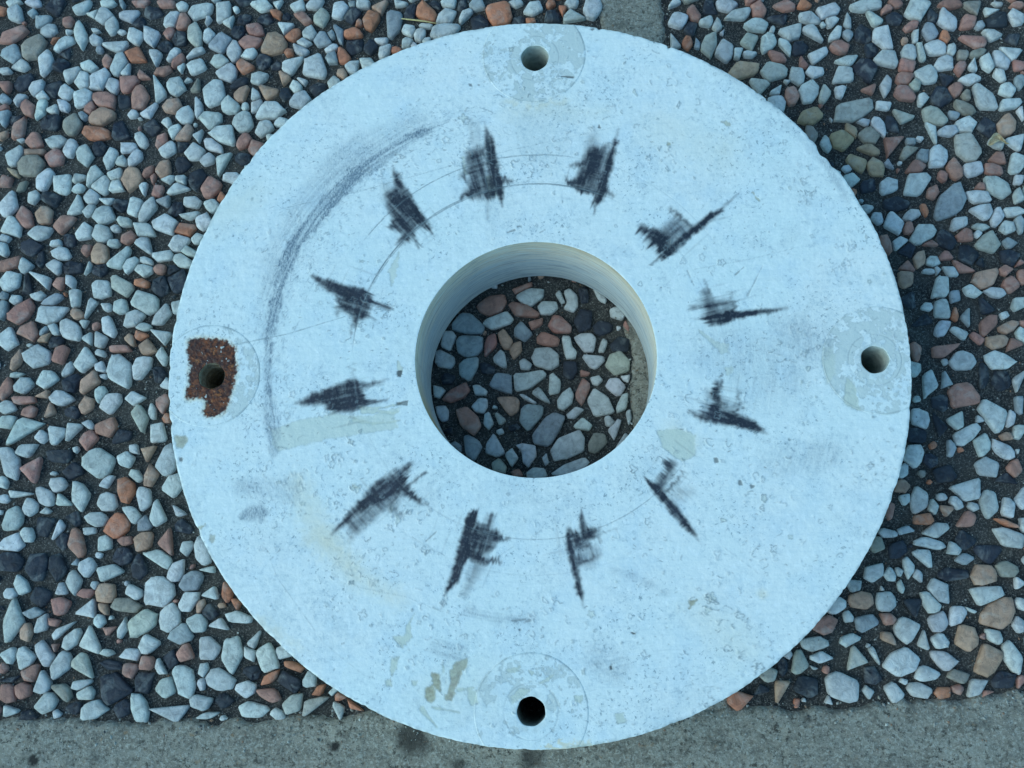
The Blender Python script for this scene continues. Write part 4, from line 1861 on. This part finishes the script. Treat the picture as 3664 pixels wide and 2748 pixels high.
grit(edging, 1500, near_edge, lambda x, y: 0.0004 if y < band_y(x) - 0.002 else -0.0008, 0.0003, 0.0013)
grit(edging, 2500, lambda: (gr_.uniform(X0, X1), gr_.uniform(Y0, -0.20)), lambda x, y: 0.0004, 0.00025, 0.0008)
def near_joint():
    y = gr_.uniform(-0.17, Y1)
    return joint_left(y) + gr_.choice([0, JW]) + gr_.normal(0, 0.003), y
grit(joint, 900, near_joint, lambda x, y: -0.0008, 0.0003, 0.0011)

# ------------------------------------------------------------------ wear of the ring's top face, on a 0.25 mm raster
CELL = 0.25
H0 = 206.0
N = int(2 * H0 / CELL)
layers = {k: np.zeros((N, N), dtype=np.float32) for k in ('ink', 'scuff', 'bare', 'stain', 'rust', 'pit', 'line', 'brown', 'flake')}
relief = np.zeros((N, N), dtype=np.float32)           # millimetres
rag = fbm((N, N), 10, 71, 4)
rag2 = fbm((N, N), 5, 91, 3)
def window(x0, y0, x1, y1):
    a = max(0, int((x0 + H0) / CELL)); b = min(N, int((x1 + H0) / CELL) + 2)
    c = max(0, int((y0 + H0) / CELL)); d = min(N, int((y1 + H0) / CELL) + 2)
    if a >= b or c >= d: return None
    X, Y = np.meshgrid(np.arange(a, b) * CELL - H0, np.arange(c, d) * CELL - H0)
    return slice(c, d), slice(a, b), X, Y
def seg_dist(X, Y, x0, y0, x1, y1):
    dx, dy = x1 - x0, y1 - y0
    t = np.clip(((X - x0) * dx + (Y - y0) * dy) / max(dx * dx + dy * dy, 1e-9), 0, 1)
    return np.hypot(X - x0 - t * dx, Y - y0 - t * dy), t
def stroke(pts, s, rg=0.0):
    pts = np.array(pts)
    m = pts[:, 2].max() / 2 + s + 1.5
    w = window(pts[:, 0].min() - m, pts[:, 1].min() - m, pts[:, 0].max() + m, pts[:, 1].max() + m)
    if w is None: return None
    sy, sx, X, Y = w
    out = np.zeros(X.shape, dtype=np.float32)
    for i in range(len(pts) - 1):
        d, t = seg_dist(X, Y, pts[i, 0], pts[i, 1], pts[i + 1, 0], pts[i + 1, 1])
        hw = (pts[i, 2] * (1 - t) + pts[i + 1, 2] * t) / 2
        out = np.maximum(out, smooth(s, -s, d - hw + rag[sy, sx] * rg))
    return sy, sx, out
def patch(pts, s, rg=0.0):
    pts = np.array(pts)
    m = s + 1.5
    w = window(pts[:, 0].min() - m, pts[:, 1].min() - m, pts[:, 0].max() + m, pts[:, 1].max() + m)
    if w is None: return None
    sy, sx, X, Y = w
    inside = np.zeros(X.shape, dtype=bool)
    dist = np.full(X.shape, 1e9)
    for i in range(len(pts)):
        x0, y0 = pts[i]; x1, y1 = pts[(i + 1) % len(pts)]
        d, _ = seg_dist(X, Y, x0, y0, x1, y1)
        dist = np.minimum(dist, d)
        if y0 != y1:
            cr = ((y0 > Y) != (y1 > Y)) & (X < (x1 - x0) * (Y - y0) / (y1 - y0) + x0)
            inside ^= cr
    sd = np.where(inside, dist, -dist)
    return sy, sx, smooth(-s, s, sd + (rag[sy, sx] + 0.6 * rag2[sy, sx]) * rg)
def lay(layer, r, a):
    if r is None: return
    sy, sx, m = r
    L = layers[layer][sy, sx]
    layers[layer][sy, sx] = 1 - (1 - L) * (1 - a * m)

RAGS = {'ink': 0.9, 'scuff': 2.2, 'bare': 0.9, 'stain': 4.0, 'rust': 0.7, 'pit': 0.5, 'line': 0.25, 'brown': 1.1}
for line in MARKS.strip().split('\n'):
    q = line.split()
    name, kind, a, s = q[0], q[1], float(q[2]), float(q[3])
    if name == 'ink': s = s * 1.7 + 0.25
    v = [float(k) for k in q[4:]]
    if kind == 'S':
        r = stroke([v[i:i + 3] for i in range(0, len(v), 3)], s, RAGS[name])
    else:
        r = patch([v[i:i + 2] for i in range(0, len(v), 2)], s, RAGS[name])
    lay(name, r, a)
    if r is not None and name in ('bare', 'brown'):
        relief[r[0], r[1]] -= 0.10 * r[2]
    if r is not None and name in ('pit', 'rust'):
        relief[r[0], r[1]] -= 0.18 * r[2]
    if r is not None and name == 'line':
        relief[r[0], r[1]] += 0.10 * r[2]

XX, YY = np.meshgrid(np.arange(N) * CELL - H0, np.arange(N) * CELL - H0)
RR = np.hypot(XX - 1.5, YY - 1.5)
TH = np.degrees(np.arctan2(YY - 1.5, XX - 1.5)) % 360
# dry-brush streaks inside the black marks
def aniso(nr_, nt_, cr, ct, seed):
    a = np.random.default_rng(seed).uniform(-1, 1, (int(nr_ / cr) + 3, int(nt_ / ct) + 3))
    ri = np.arange(nr_) / cr; ti = np.arange(nt_) / ct
    r0, t0 = ri.astype(int), ti.astype(int)
    fr, ft = (ri - r0)[:, None], (ti - t0)[None, :]
    return (a[r0][:, t0] * (1 - fr) * (1 - ft) + a[r0 + 1][:, t0] * fr * (1 - ft)
            + a[r0][:, t0 + 1] * (1 - fr) * ft + a[r0 + 1][:, t0 + 1] * fr * ft)
PR, PT = 440, 2512
A1 = aniso(PR, PT, 60, 2.2, 301) * 0.6 + aniso(PR, PT, 30, 5, 302) * 0.6
A2 = aniso(PR, PT, 2.2, 60, 303) * 0.6 + aniso(PR, PT, 5, 30, 304) * 0.6
ri = np.clip((RR - 60) / 0.25, 0, PR - 1).astype(int)
ti = np.clip(TH / 360 * PT, 0, PT - 1).astype(int)
a1, a2 = A1[ri, ti], A2[ri, ti]
r_s = RR + 2.8 * a1 * np.abs(a1) * 1.6
t_s = np.radians(TH) + 0.35 * a2 * np.abs(a2) * 1.6 / np.maximum(RR, 20)
ui = np.clip((1.5 + r_s * np.cos(t_s) + H0) / CELL, 0, N - 1).astype(int)
vi = np.clip((1.5 + r_s * np.sin(t_s) + H0) / CELL, 0, N - 1).astype(int)
ink = layers['ink'][vi, ui]
ink = ink * np.clip(1.0 + 0.75 * np.maximum(a1, a2) * (1 - ink), 0.3, 1.5)
ink = np.clip(ink * (1.03 + 0.06 * rag2), 0, 1)
ink = ink * np.clip(0.96 + 0.30 * a1 + 0.16 * a2, 0.5, 1.06)
for sh in (1, 1):
    ink = (2 * ink + np.roll(ink, sh, 0) + np.roll(ink, -sh, 0) + np.roll(ink, sh, 1) + np.roll(ink, -sh, 1)) / 6
layers['ink'] = (1 - (1 - np.clip(ink, 0, 1)) ** 1.5).astype(np.float32)
# dry bristle lines crossing at each mark, along the radius and along the circle
for k in range(12):
    ang_k = math.radians((104.5, 76, 129, 42, 158, 13, 192, -13, 223, -42, 250, 281)[k])
    rc_ = (110, 106, 103, 104, 106, 110, 106, 108, 104, 98, 104, 104)[k]
    for j in range(16):
        radial = j % 2 == 0
        ox, oy = random.gauss(0, 7 if radial else 5), random.gauss(0, 5 if radial else 9)
        L = random.uniform(8, 22) if radial else random.uniform(6, 15)
        ca, sa = math.cos(ang_k), math.sin(ang_k)
        px0, py0 = (rc_ + oy) * ca - ox * sa, (rc_ + oy) * sa + ox * ca
        t_ = ang_k + random.gauss(0, 0.03) + (0 if radial else math.pi / 2)
        dx_, dy_ = math.cos(t_) * L / 2, math.sin(t_) * L / 2
        w_ = random.uniform(0.3, 1.1)
        lay('ink', stroke([(px0 - dx_, py0 - dy_, 0.05), (px0, py0, w_), (px0 + dx_, py0 + dy_, 0.05)], 0.7), random.uniform(0.08, 0.30))
coarse0 = fbm((N, N), 40, 141, 4, 0.6)
# two scribed circles
def arc(radius, width, lo, hi, a, wob=0.0):
    m = smooth(width / 2 + .16, width / 2 - .16, np.abs(RR - radius + wob * np.sin(np.radians(TH * 3)) + 0.12 * rag))
    g = smooth(lo, lo + 12, TH) * smooth(hi, hi - 12, TH)
    lay('line', (slice(0, N), slice(0, N), (m * g * np.clip(0.75 + 0.9 * rag, 0.15, 1)).astype(np.float32)), a)
    relief[:] -= 0.06 * m * g
arc(99.6, 0.55, 60, 180, 0.95)
arc(98.8, 0.35, 95, 165, 0.8)
arc(101.0, 0.30, 60, 120, 0.6)
arc(98.5, 0.35, 180, 235, 0.35)
arc(97.5, 0.40, 225, 330, 0.5)
arc(99.0, 0.30, 10, 66, 0.4)
arc(117.0, 0.40, 72, 150, 0.85)
arc(117.4, 0.28, 20, 80, 0.35)
arc(116.0, 0.28, 225, 310, 0.3)

for rad_, w_, lo_, hi_, a_ in ((99.6, 0.5, 62, 176, 0.75), (98.7, 0.4, 100, 160, 0.6), (117.0, 0.4, 76, 146, 0.6), (97.6, 0.3, 232, 322, 0.3)):
    m = smooth(w_ / 2 + .18, w_ / 2 - .18, np.abs(RR - rad_ + 0.15 * rag)) * smooth(lo_, lo_ + 10, TH) * smooth(hi_, hi_ - 10, TH)
    lay('ink', (slice(0, N), slice(0, N), (m * np.clip(0.7 + 1.0 * coarse0, 0.1, 1)).astype(np.float32)), a_)
layers['scuff'] = np.clip(layers['scuff'] * np.clip(0.95 + 0.9 * a2, 0.25, 1.5), 0, 1).astype(np.float32)

# bolt pads
BOLTS = [(2.7, 178.1), (182.0, -2.4), (-0.8, -181.9), (-175.8, -6.6)]
PADC = [(2.2, 180.0, 29.6), (184.0, -2.6, 29.3), (-0.8, -182.0, 29.0), (-177.3, -6.3, 28.6)]
FLK = [(0.06, 1.0), (0.12, 0.9), (0.20, 0.9), (0.20, 0.9)]
coarse = fbm((N, N), 24, 131, 5, 0.65)
streak = value_noise((N, N), 2, 171) * 0.3 + fbm((N, 4 * N), 12, 161, 4, 0.7)[:, ::4][:N, :N] * 0.8
for (bx_, by_), (px_, py_, pr_), (th_, am_) in zip(BOLTS, PADC, FLK):
    d = np.hypot(XX - px_, YY - py_)
    db = np.hypot(XX - bx_, YY - by_)
    inside = smooth(pr_ + 0.2, pr_ - 0.2, d)
    bias = 0.0
    if px_ < -100: bias = -0.12 + 0.014 * (XX - px_)                      # flakes only on the inner side
    elif py_ < -100: bias = 0.05 - 0.015 * np.abs(YY - py_ - 14)
    elif py_ > 100: bias = 0.08 - 0.010 * np.abs(d - 16) + 0.008 * (XX - px_) * (YY > by_ - 5)
    else: bias = 0.10 - 0.006 * (XX - px_)
    fl = smooth(th_ - 0.03, th_ + 0.03, coarse * 0.9 + rag * 0.35 + rag2 * 0.30 + bias + 0.15 * (np.abs(db - 13) < 2)) * inside
    layers['flake'] = np.maximum(layers['flake'], (fl * am_).astype(np.float32))
    relief -= (0.08 * fl).astype(np.float32)
    ringm = smooth(0.45, 0.12, np.abs(d - pr_ + 0.5 + 0.15 * rag))
    lay('line', (slice(0, N), slice(0, N), (ringm * np.clip(0.45 + 0.9 * coarse, 0.1, 0.8)).astype(np.float32)), 0.65)
    ring2 = smooth(0.45, 0.1, np.abs(db - 13.8 - 0.15 * rag))
    lay('line', (slice(0, N), slice(0, N), (ring2 * np.clip(0.4 + 1.1 * coarse, 0.05, 0.7)).astype(np.float32)), 0.6)
    relief -= (0.10 * ring2).astype(np.float32)
    collar = smooth(11.2, 9.0, db) * np.clip(0.5 + rag, 0, 1)
    if px_ > -100: lay('flake', (slice(0, N), slice(0, N), collar.astype(np.float32)), 0.6)

# curls and blisters of paint
def squiggle(x, y, size, amp, dark):
    closed = random.random() < 0.25
    n = random.randint(14, 20)
    q1, q2 = random.uniform(0, 0.35), random.uniform(0, 0.3)
    lob = random.choice((3, 4, 4, 5))
    if closed: n = 26
    q3, q4 = random.uniform(0, 6.28), random.uniform(0, 6.28)
    a0 = random.uniform(0, 6.28)
    span = 6.28 if closed else random.uniform(1.2, 3.8)
    el = random.uniform(0.4, 1.0); rot = random.uniform(0, 3.14)
    pts = []
    for k in range(n + 1):
        a = a0 + span * k / n
        r = size * (1 + q1 * math.sin(2 * a + q3) + q2 * math.sin(3 * a + q4) + 0.5 * q2 * math.sin(5 * a + q3))
        if closed: r = size * 0.8 * (1 + (0.15 + q1) * math.sin(lob * a + q3) + q2 * 0.5 * math.sin(2 * a + q4))
        u, v = r * math.cos(a), r * el * math.sin(a)
        pts.append((x + u * math.cos(rot) - v * math.sin(rot), y + u * math.sin(rot) + v * math.cos(rot), random.uniform(0.26, 0.52)))
    if closed: pts[-1] = pts[0]
    r = stroke(pts, 0.22, 0.12)
    if r is None: return
    relief[r[0], r[1]] += amp * 3.0 * r[2]
    lay('line', r, min(1, 0.1 + dark * 1.35))  # dark line painted along each curl, as shading the flat light lacks
    if closed and random.random() < 0.18:
        lay('bare', patch([p[:2] for p in pts[:-1]], 0.3), 0.45)
CL = [(-94, 22, 18, 26), (-98, -63, 22, 40), (-66, -88, 22, 26), (30, 135, 22, 20), (2, 113, 12, 10), (75, 112, 16, 14),
      (93, -128, 20, 26), (118, -160, 14, 14), (135, 5, 22, 34), (112, -62, 22, 16), (90, -175, 10, 8), (0, -142, 18, 18),
      (150, 96, 12, 16), (168, 55, 14, 16), (-76, 112, 16, 14), (120, -94, 24, 12), (-90, -118, 26, 20), (44, -150, 30, 18),
      (-50, -150, 24, 26), (85, 60, 18, 18), (-36, 130, 26, 20), (95, -25, 22, 18), (60, -92, 18, 8), (-20, 165, 30, 14),
      (60, 165, 40, 20), (-140, -70, 24, 20), (178, -60, 10, 8), (-125, 72, 24, 12), (70, -60, 20, 10), (-120, -30, 20, 12)]
for x, y, r, n in CL:
    for k in range(n):
        squiggle(x + random.gauss(0, r * 0.5), y + random.gauss(0, r * 0.5), random.uniform(0.7, 2.6), random.uniform(0.05, 0.13), random.uniform(0.12, 0.55))
for k in range(560):
    a, r = random.uniform(0, 6.28), math.sqrt(random.uniform(70 ** 2, 196 ** 2))
    squiggle(r * math.cos(a), r * math.sin(a), random.uniform(0.4, 1.6), random.uniform(0.03, 0.10), random.uniform(0.08, 0.4))
# pin holes and nicks
for k in range(2200):
    a, r = random.uniform(0, 6.28), math.sqrt(random.uniform(67 ** 2, 197 ** 2))
    if k > 700:
        c = CL[random.randrange(len(CL))]
        x, y = c[0] + random.gauss(0, c[2] * 0.8), c[1] + random.gauss(0, c[2] * 0.8)
    else:
        x, y = r * math.cos(a), r * math.sin(a)
    L = random.uniform(0.0, 1.3) ** 2; an = random.gauss(0.2, 0.6); w = random.uniform(0.15, 0.6)
    rr_ = stroke([(x, y, w), (x + L * math.cos(an), y + L * math.sin(an), w * 0.6)], 0.2)
    if rr_ is None: continue
    lay(random.choice(('pit', 'pit', 'line')), rr_, random.uniform(0.2, 0.75))
    relief[rr_[0], rr_[1]] -= 0.12 * rr_[2]
# short hair-like scratches beside the grey arc and around the right pad
for k in range(900):
    an = math.radians(random.uniform(98, 196)); rr0 = random.gauss(141, 7) if k % 3 else random.gauss(147, 12)
    x, y = rr0 * math.cos(an) - 3, rr0 * math.sin(an) + 2
    t = an + random.gauss(math.pi / 2, 0.5); L = random.uniform(0.8, 3.0)
    lay('scuff', stroke([(x, y, 0.28), (x + L * math.cos(t), y + L * math.sin(t), 0.2)], 0.2), random.uniform(0.35, 0.85))
for k in range(260):
    x, y = random.gauss(140, 18), random.gauss(-2, 28)
    if math.hypot(x, y) > 197: continue
    L = random.uniform(0.8, 2.5)
    lay('line', stroke([(x, y, 0.25), (x + L, y + random.uniform(-.3, .3), 0.1)], 0.18), random.uniform(0.15, 0.4))
for k in range(300):
    x, y = random.gauss(60, 55), random.gauss(-165, 12)
    if math.hypot(x, y) > 197: continue
    L = random.uniform(1.5, 7)
    rr_ = stroke([(x, y, 0.2), (x + L, y + L * 0.12, 0.15)], 0.2)
    if rr_ is None: continue
    lay('line', rr_, random.uniform(0.08, 0.25))
    relief[rr_[0], rr_[1]] += random.uniform(-0.06, 0.08) * rr_[2]
# worn, dirtier rim
relief += 0.10 * coarse + 0.03 * rag
rust0 = layers['rust'].copy()
rk0 = fbm((N, N), 6, 401, 3, 0.8)
bl = rust0.copy()
for sh in (1, 2, 4, 6, 8):
    bl = (bl + np.roll(bl, sh, 0) + np.roll(bl, -sh, 0) + np.roll(bl, sh, 1) + np.roll(bl, -sh, 1)) / 5
layers['rust'] = np.clip(smooth(0.30, 0.62, bl + 0.42 * rk0) * (bl > 0.02), 0, 1).astype(np.float32)
layers['stain'] = np.maximum(layers['stain'], (0.9 * smooth(0.0, 0.4, bl) * np.clip(0.6 + coarse, 0, 1)).astype(np.float32))
rust_m = layers['rust']

for nm, k_ in (('bare', 0.5), ('brown', 0.5), ('flake', 0.38)):
    gy_, gx_ = np.gradient(layers[nm])
    layers['line'] = np.maximum(layers['line'], np.clip(np.hypot(gx_, gy_) * 2.4, 0, 1) * k_ * np.clip(0.6 + rag, 0.1, 1)).astype(np.float32)
relief += rust_m * (0.25 * rag2 + 0.15 * rag - 0.1)

def sample(F, x, y):
    u = np.clip((x * 1000 + H0) / CELL, 0, N - 1.01)
    v = np.clip((y * 1000 + H0) / CELL, 0, N - 1.01)
    i, j = u.astype(int), v.astype(int)
    fu, fv = u - i, v - j
    return (F[j, i] * (1 - fu) * (1 - fv) + F[j, i + 1] * fu * (1 - fv) + F[j + 1, i] * (1 - fu) * fv + F[j + 1, i + 1] * fu * fv)
def wear_attrs(me, x, y, edge=None):
    g = [sample(layers[k], x, y) for k in ('ink', 'scuff', 'bare', 'stain', 'rust', 'pit', 'line', 'brown', 'flake')]
    if edge is not None: g[6] = np.maximum(g[6], edge)
    attr(me, 'marks', np.stack(g[0:3], 1))
    attr(me, 'wear', np.stack(g[3:6], 1))
    attr(me, 'dirt_shade', np.stack(g[6:9], 1))

# ------------------------------------------------------------------ the ring
rim_t = np.array([r[0] for r in RIM]); rim_r = np.array([r[1] for r in RIM])
rk = np.exp(-0.5 * (np.arange(-30, 31) / 11.0) ** 2); rk /= rk.sum()
dense = np.interp(np.arange(-60, 420), np.concatenate([rim_t - 360, rim_t, rim_t + 360]), np.tile(rim_r, 3))
dense = np.convolve(dense, rk, 'same')
r2 = np.random.default_rng(5)
nicks = [(66.5, 1.6, 0.25), (78.5, 0.9, 0.3), (35.5, 2.2, 1.2), (33.0, 1.4, 1.0), (38.5, 0.8, 0.5), (48.0, 0.8, 0.25), (352, 0.7, 0.8), (186, 1.0, 0.7),
         (189.5, 1.1, 0.5), (207, 0.8, 0.5), (25, 0.6, 1.5), (18, 0.5, 1.0)] + [(r2.uniform(0, 360), r2.uniform(0.1, 0.45), r2.uniform(0.15, 0.9)) for _ in range(70)]
def rim_radius(th):
    d = np.degrees(th) % 360
    r = np.interp(d + 60, np.arange(480), dense)
    for a, dep, w in nicks:
        dd = np.abs((d - a + 180) % 360 - 180)
        r = r - dep * np.exp(-(dd / w) ** 2)
    return (r + 0.08 * np.sin(d * 1.7) + 0.06 * np.sin(d * 5.1 + 1)) / 1000
HC = np.array([0.0021, 0.0015])          # centre of the big hole
RIN = 0.0654

ring = bpy.data.objects.new('flange_ring', None)
ring.empty_display_size = 0.05
col.objects.link(ring)
tag(ring, 'large round white painted ring with dark marks around its centre hole, lying on the pebbles', 'flange')

NA, NR = 1720, 268
th = np.linspace(0, 2 * np.pi, NA, endpoint=False)
inner = np.stack([HC[0] + RIN * np.cos(th), HC[1] + RIN * np.sin(th)], 1)
outer = np.stack([rim_radius(th) * np.cos(th), rim_radius(th) * np.sin(th)], 1)
t = np.linspace(0, 1, NR)
PX = inner[None, :, 0] * (1 - t[:, None]) + outer[None, :, 0] * t[:, None]
PY = inner[None, :, 1] * (1 - t[:, None]) + outer[None, :, 1] * t[:, None]
Z = T + sample(relief, PX.ravel(), PY.ravel()).reshape(PX.shape) / 1000
Z[-1] -= 0.0003; Z[-2] -= 0.0001; Z[0] -= 0.00015
side_z = np.concatenate([[0.0], np.linspace(T - 0.0006, 0.0002, 13)])
wob = 0.0002 * np.sin(th * 37)[None, :] * np.ones((14, 1))
SZ = np.repeat(side_z[:, None], NA, 1); SZ[0] = Z[-1]
wob[0] = 0
SX = outer[None, :, 0] * (1 + wob * 3); SY = outer[None, :, 1] * (1 + wob * 3)
V = np.concatenate([np.stack([PX, PY, Z], -1).reshape(-1, 3),
                    np.stack([SX, SY, SZ], -1).reshape(-1, 3)])
rows = NR + 14
idx = np.arange(rows * NA).reshape(rows, NA)
nx = np.roll(idx, -1, 1)
F = np.stack([idx[:-1], idx[1:], nx[1:], nx[:-1]], -1).reshape(-1, 4)
fx = V[F[:, 0], 0] * 1000; fy = V[F[:, 0], 1] * 1000
keepf = np.ones(len(F), dtype=bool)
keepf[(NR - 1) * NA:NR * NA] = False          # crisp edge between top face and side
top_faces = np.arange(len(F)) < (NR - 1) * NA
for px_, py_, pr_ in PADC:
    keepf &= ~((np.hypot(fx - px_, fy - py_) < pr_ - 1.0) & top_faces)
F = F[keepf]
me = mesh_from('body', V, F)
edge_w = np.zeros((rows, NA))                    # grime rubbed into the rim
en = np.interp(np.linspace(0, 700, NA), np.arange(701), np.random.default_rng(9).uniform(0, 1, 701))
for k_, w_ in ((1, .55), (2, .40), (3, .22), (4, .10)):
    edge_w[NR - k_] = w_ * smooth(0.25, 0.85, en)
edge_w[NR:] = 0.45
wear_attrs(me, V[:, 0], V[:, 1], edge_w.ravel())
body = link('body', me, PAINT, ring)

# wall of the big hole
NB, NH = 720, 40
tb = np.linspace(0, 2 * np.pi, NB, endpoint=False)
zh = np.linspace(T - 0.0003, 0.0, NH)
TB, ZH = np.meshgrid(tb, zh)
rb = RIN + 0.00012 * fbm((NH, NB), 8, 201, 3) - 0.00002
rb[0] = RIN
V = np.stack([HC[0] + rb * np.cos(TB), HC[1] + rb * np.sin(TB), ZH], -1).reshape(-1, 3)
idx = np.arange(NH * NB).reshape(NH, NB)
nx = np.roll(idx, -1, 1)
F = np.stack([idx[:-1], nx[:-1], nx[1:], idx[1:]], -1).reshape(-1, 4)
me = mesh_from('bore_wall', V, F)
attr(me, 'height', (ZH / T).ravel(), 1)
dg = np.degrees(TB) % 360
gr = 1.1 * np.exp(-((dg - 216) / 22) ** 2) * smooth(0.15, 0.8, ZH / T + 0.25 * fbm((NH, NB), 9, 211, 3)) * 0.85
gr = np.maximum(gr, 0.45 * np.exp(-((dg - 55) / 40) ** 2) * smooth(0.86, 0.99, ZH / T))
attr(me, 'grime', gr.ravel(), 1)
ua = me.attributes.new('unrolled', 'FLOAT_VECTOR', 'POINT')
ua.data.foreach_set('vector', np.stack([np.minimum(TB, 2 * np.pi - TB).ravel() * RIN, ZH.ravel() + 0.002 * np.sin(TB * 2).ravel(), (TB > np.pi).ravel() * 0.5], 1).astype(np.float32).ravel())
link('bore_wall', me, BORE, ring)

# bolt pads and their sleeves
RB = [7.9, 7.35, 7.2, 7.3]
for bi, ((bx_, by_), (px_, py_, pr_)) in enumerate(zip(BOLTS, PADC)):
    na, nr = 340, 56
    a = np.linspace(0, 2 * np.pi, na, endpoint=False)
    ux, uy = np.cos(a), np.sin(a)
    # outer limit: pad circle or the ring's rim, whichever comes first, seen from the bolt centre
    def reach(cx_, cy_, rad):
        ex, ey = bx_ - cx_, by_ - cy_
        b = ux * ex + uy * ey
        return -b + np.sqrt(np.maximum(b * b - (ex * ex + ey * ey - rad * rad), 0))
    lim = reach(px_, py_, pr_)
    rimlim = reach(0, 0, 200.0)
    for _ in range(4):
        tx, ty = bx_ + ux * rimlim, by_ + uy * rimlim
        rimlim = rimlim + (rim_radius(np.arctan2(ty, tx)) * 1000 + 0.12 - np.hypot(tx, ty))
    cutby = rimlim < lim
    lim = np.minimum(lim, rimlim)
    rh = RB[bi] + 0.12 * np.sin(3 * a + bi) + 0.10 * np.sin(7 * a + 2 * bi)
    if bi == 3: rh = rh - 0.1
    tt = np.linspace(0, 1, nr)[:, None]
    rad = rh[None] * (1 - tt) + lim[None] * tt
    x = (bx_ + ux[None] * rad) / 1000; y = (by_ + uy[None] * rad) / 1000
    z = T + 0.00012 + sample(relief, x.ravel(), y.ravel()).reshape(x.shape) / 1000
    z[0] -= 0.0003
    z[-1] -= 0.0001 + 0.0004 * cutby
    x = np.concatenate([x, x[-1:]]); y = np.concatenate([y, y[-1:]]); z = np.concatenate([z, z[-1:] - 0.0006 - 0.0015 * cutby[None]])
    n2_ = nr + 1
    V = np.stack([x, y, z], -1).reshape(-1, 3)
    idx = np.arange(n2_ * na).reshape(n2_, na)
    nx = np.roll(idx, -1, 1)
    F = np.stack([idx[:-1], idx[1:], nx[1:], nx[:-1]], -1).reshape(-1, 4)
    me = mesh_from('bolt_pad', V, F)
    wear_attrs(me, V[:, 0], V[:, 1])
    pad = link('bolt_pad', me, PAINT, ring)
    pad['label'] = ['flaking round bolt pad at the top edge of the ring', 'scratched round bolt pad at the right edge of the ring',
                    'round bolt pad with chipped paint at the bottom edge of the ring', 'rusty round bolt pad at the left edge of the ring'][bi]
    # sleeve
    nz = 40
    zz = np.linspace(T - 0.0001, 0.0006, nz)
    thr = 0.00022 if bi == 3 else 0.00005
    rr_ = (rh[None] / 1000) * np.ones((nz, 1)) + thr * np.sin(zz * (2 * np.pi / 0.0022))[:, None] * (np.arange(nz) > 3)[:, None]
    if bi == 3: rr_ = rr_ - 0.0005 * smooth(T - 0.006, T - 0.0075, zz)[:, None]
    V = np.stack([bx_ / 1000 + ux[None] * rr_, by_ / 1000 + uy[None] * rr_, np.repeat(zz[:, None], na, 1)], -1).reshape(-1, 3)
    idx = np.arange(nz * na).reshape(nz, na)
    nx = np.roll(idx, -1, 1)
    F = np.stack([idx[:-1], nx[:-1], nx[1:], idx[1:]], -1).reshape(-1, 4)
    me = mesh_from('bolt_sleeve', V, F)
    link('bolt_sleeve', me, [SLEEVE, SLEEVE, SLEEVE_DARK, SLEEVE_DIRTY][bi], pad)

# ------------------------------------------------------------------ loose bits on the pebbles
def tube(pts, radii, seg=7):
    V, F = [], []
    pts = [Vector(p) for p in pts]
    for i, (p, r) in enumerate(zip(pts, radii)):
        d = (pts[min(i + 1, len(pts) - 1)] - pts[max(i - 1, 0)]).normalized()
        s = d.cross(Vector((0, 0, 1))).normalized(); u = s.cross(d)
        for k in range(seg):
            a = 2 * math.pi * k / seg
            V.append(p + s * math.cos(a) * r + u * math.sin(a) * r)
    for i in range(len(pts) - 1):
        for k in range(seg):
            F.append((i * seg + k, i * seg + (k + 1) % seg, (i + 1) * seg + (k + 1) % seg, (i + 1) * seg + k))
    return np.array([tuple(v) for v in V]), np.array(F)
v, f = tube([(-0.0862, 0.2428, 0.0022), (-0.078, 0.2412, 0.0027), (-0.071, 0.2402, 0.0025), (-0.0635, 0.2390, 0.0016)], [0.00035, 0.00055, 0.00050, 0.0002])
tag(link('straw', mesh_from('straw', v, f), STRAWM), 'thin dry yellow straw lying on pebbles above the top left of the ring', 'straw')
# curled dry leaf scrap
LN, LM = 9, 5
lv = []
for i in range(LN):
    u = i / (LN - 1)
    for j in range(LM):
        w = (j / (LM - 1) - 0.5)
        wd = 0.0052 * math.sin(math.pi * min(max(u, 0.03), 0.97)) ** 0.7
        lv.append((0.2776 + 0.0103 * u - 0.002 * w, 0.1440 + 0.0045 * math.sin(u * 3.0) + w * wd, 0.0022 + 0.0022 * (w * 2) ** 2 + 0.0006 * math.sin(u * 6)))
lidx = np.arange(LN * LM).reshape(LN, LM)
lf = np.stack([lidx[:-1, :-1], lidx[1:, :-1], lidx[1:, 1:], lidx[:-1, 1:]], -1).reshape(-1, 4)
leaf = link('dry_leaf', mesh_from('dry_leaf', np.array(lv), lf), LEAFM)
sm = leaf.modifiers.new('thickness', 'SOLIDIFY'); sm.thickness = 0.0003
tag(leaf, 'small curled cream scrap of dry leaf among the pebbles right of the ring', 'leaf')

scene.render.engine = 'CYCLES'
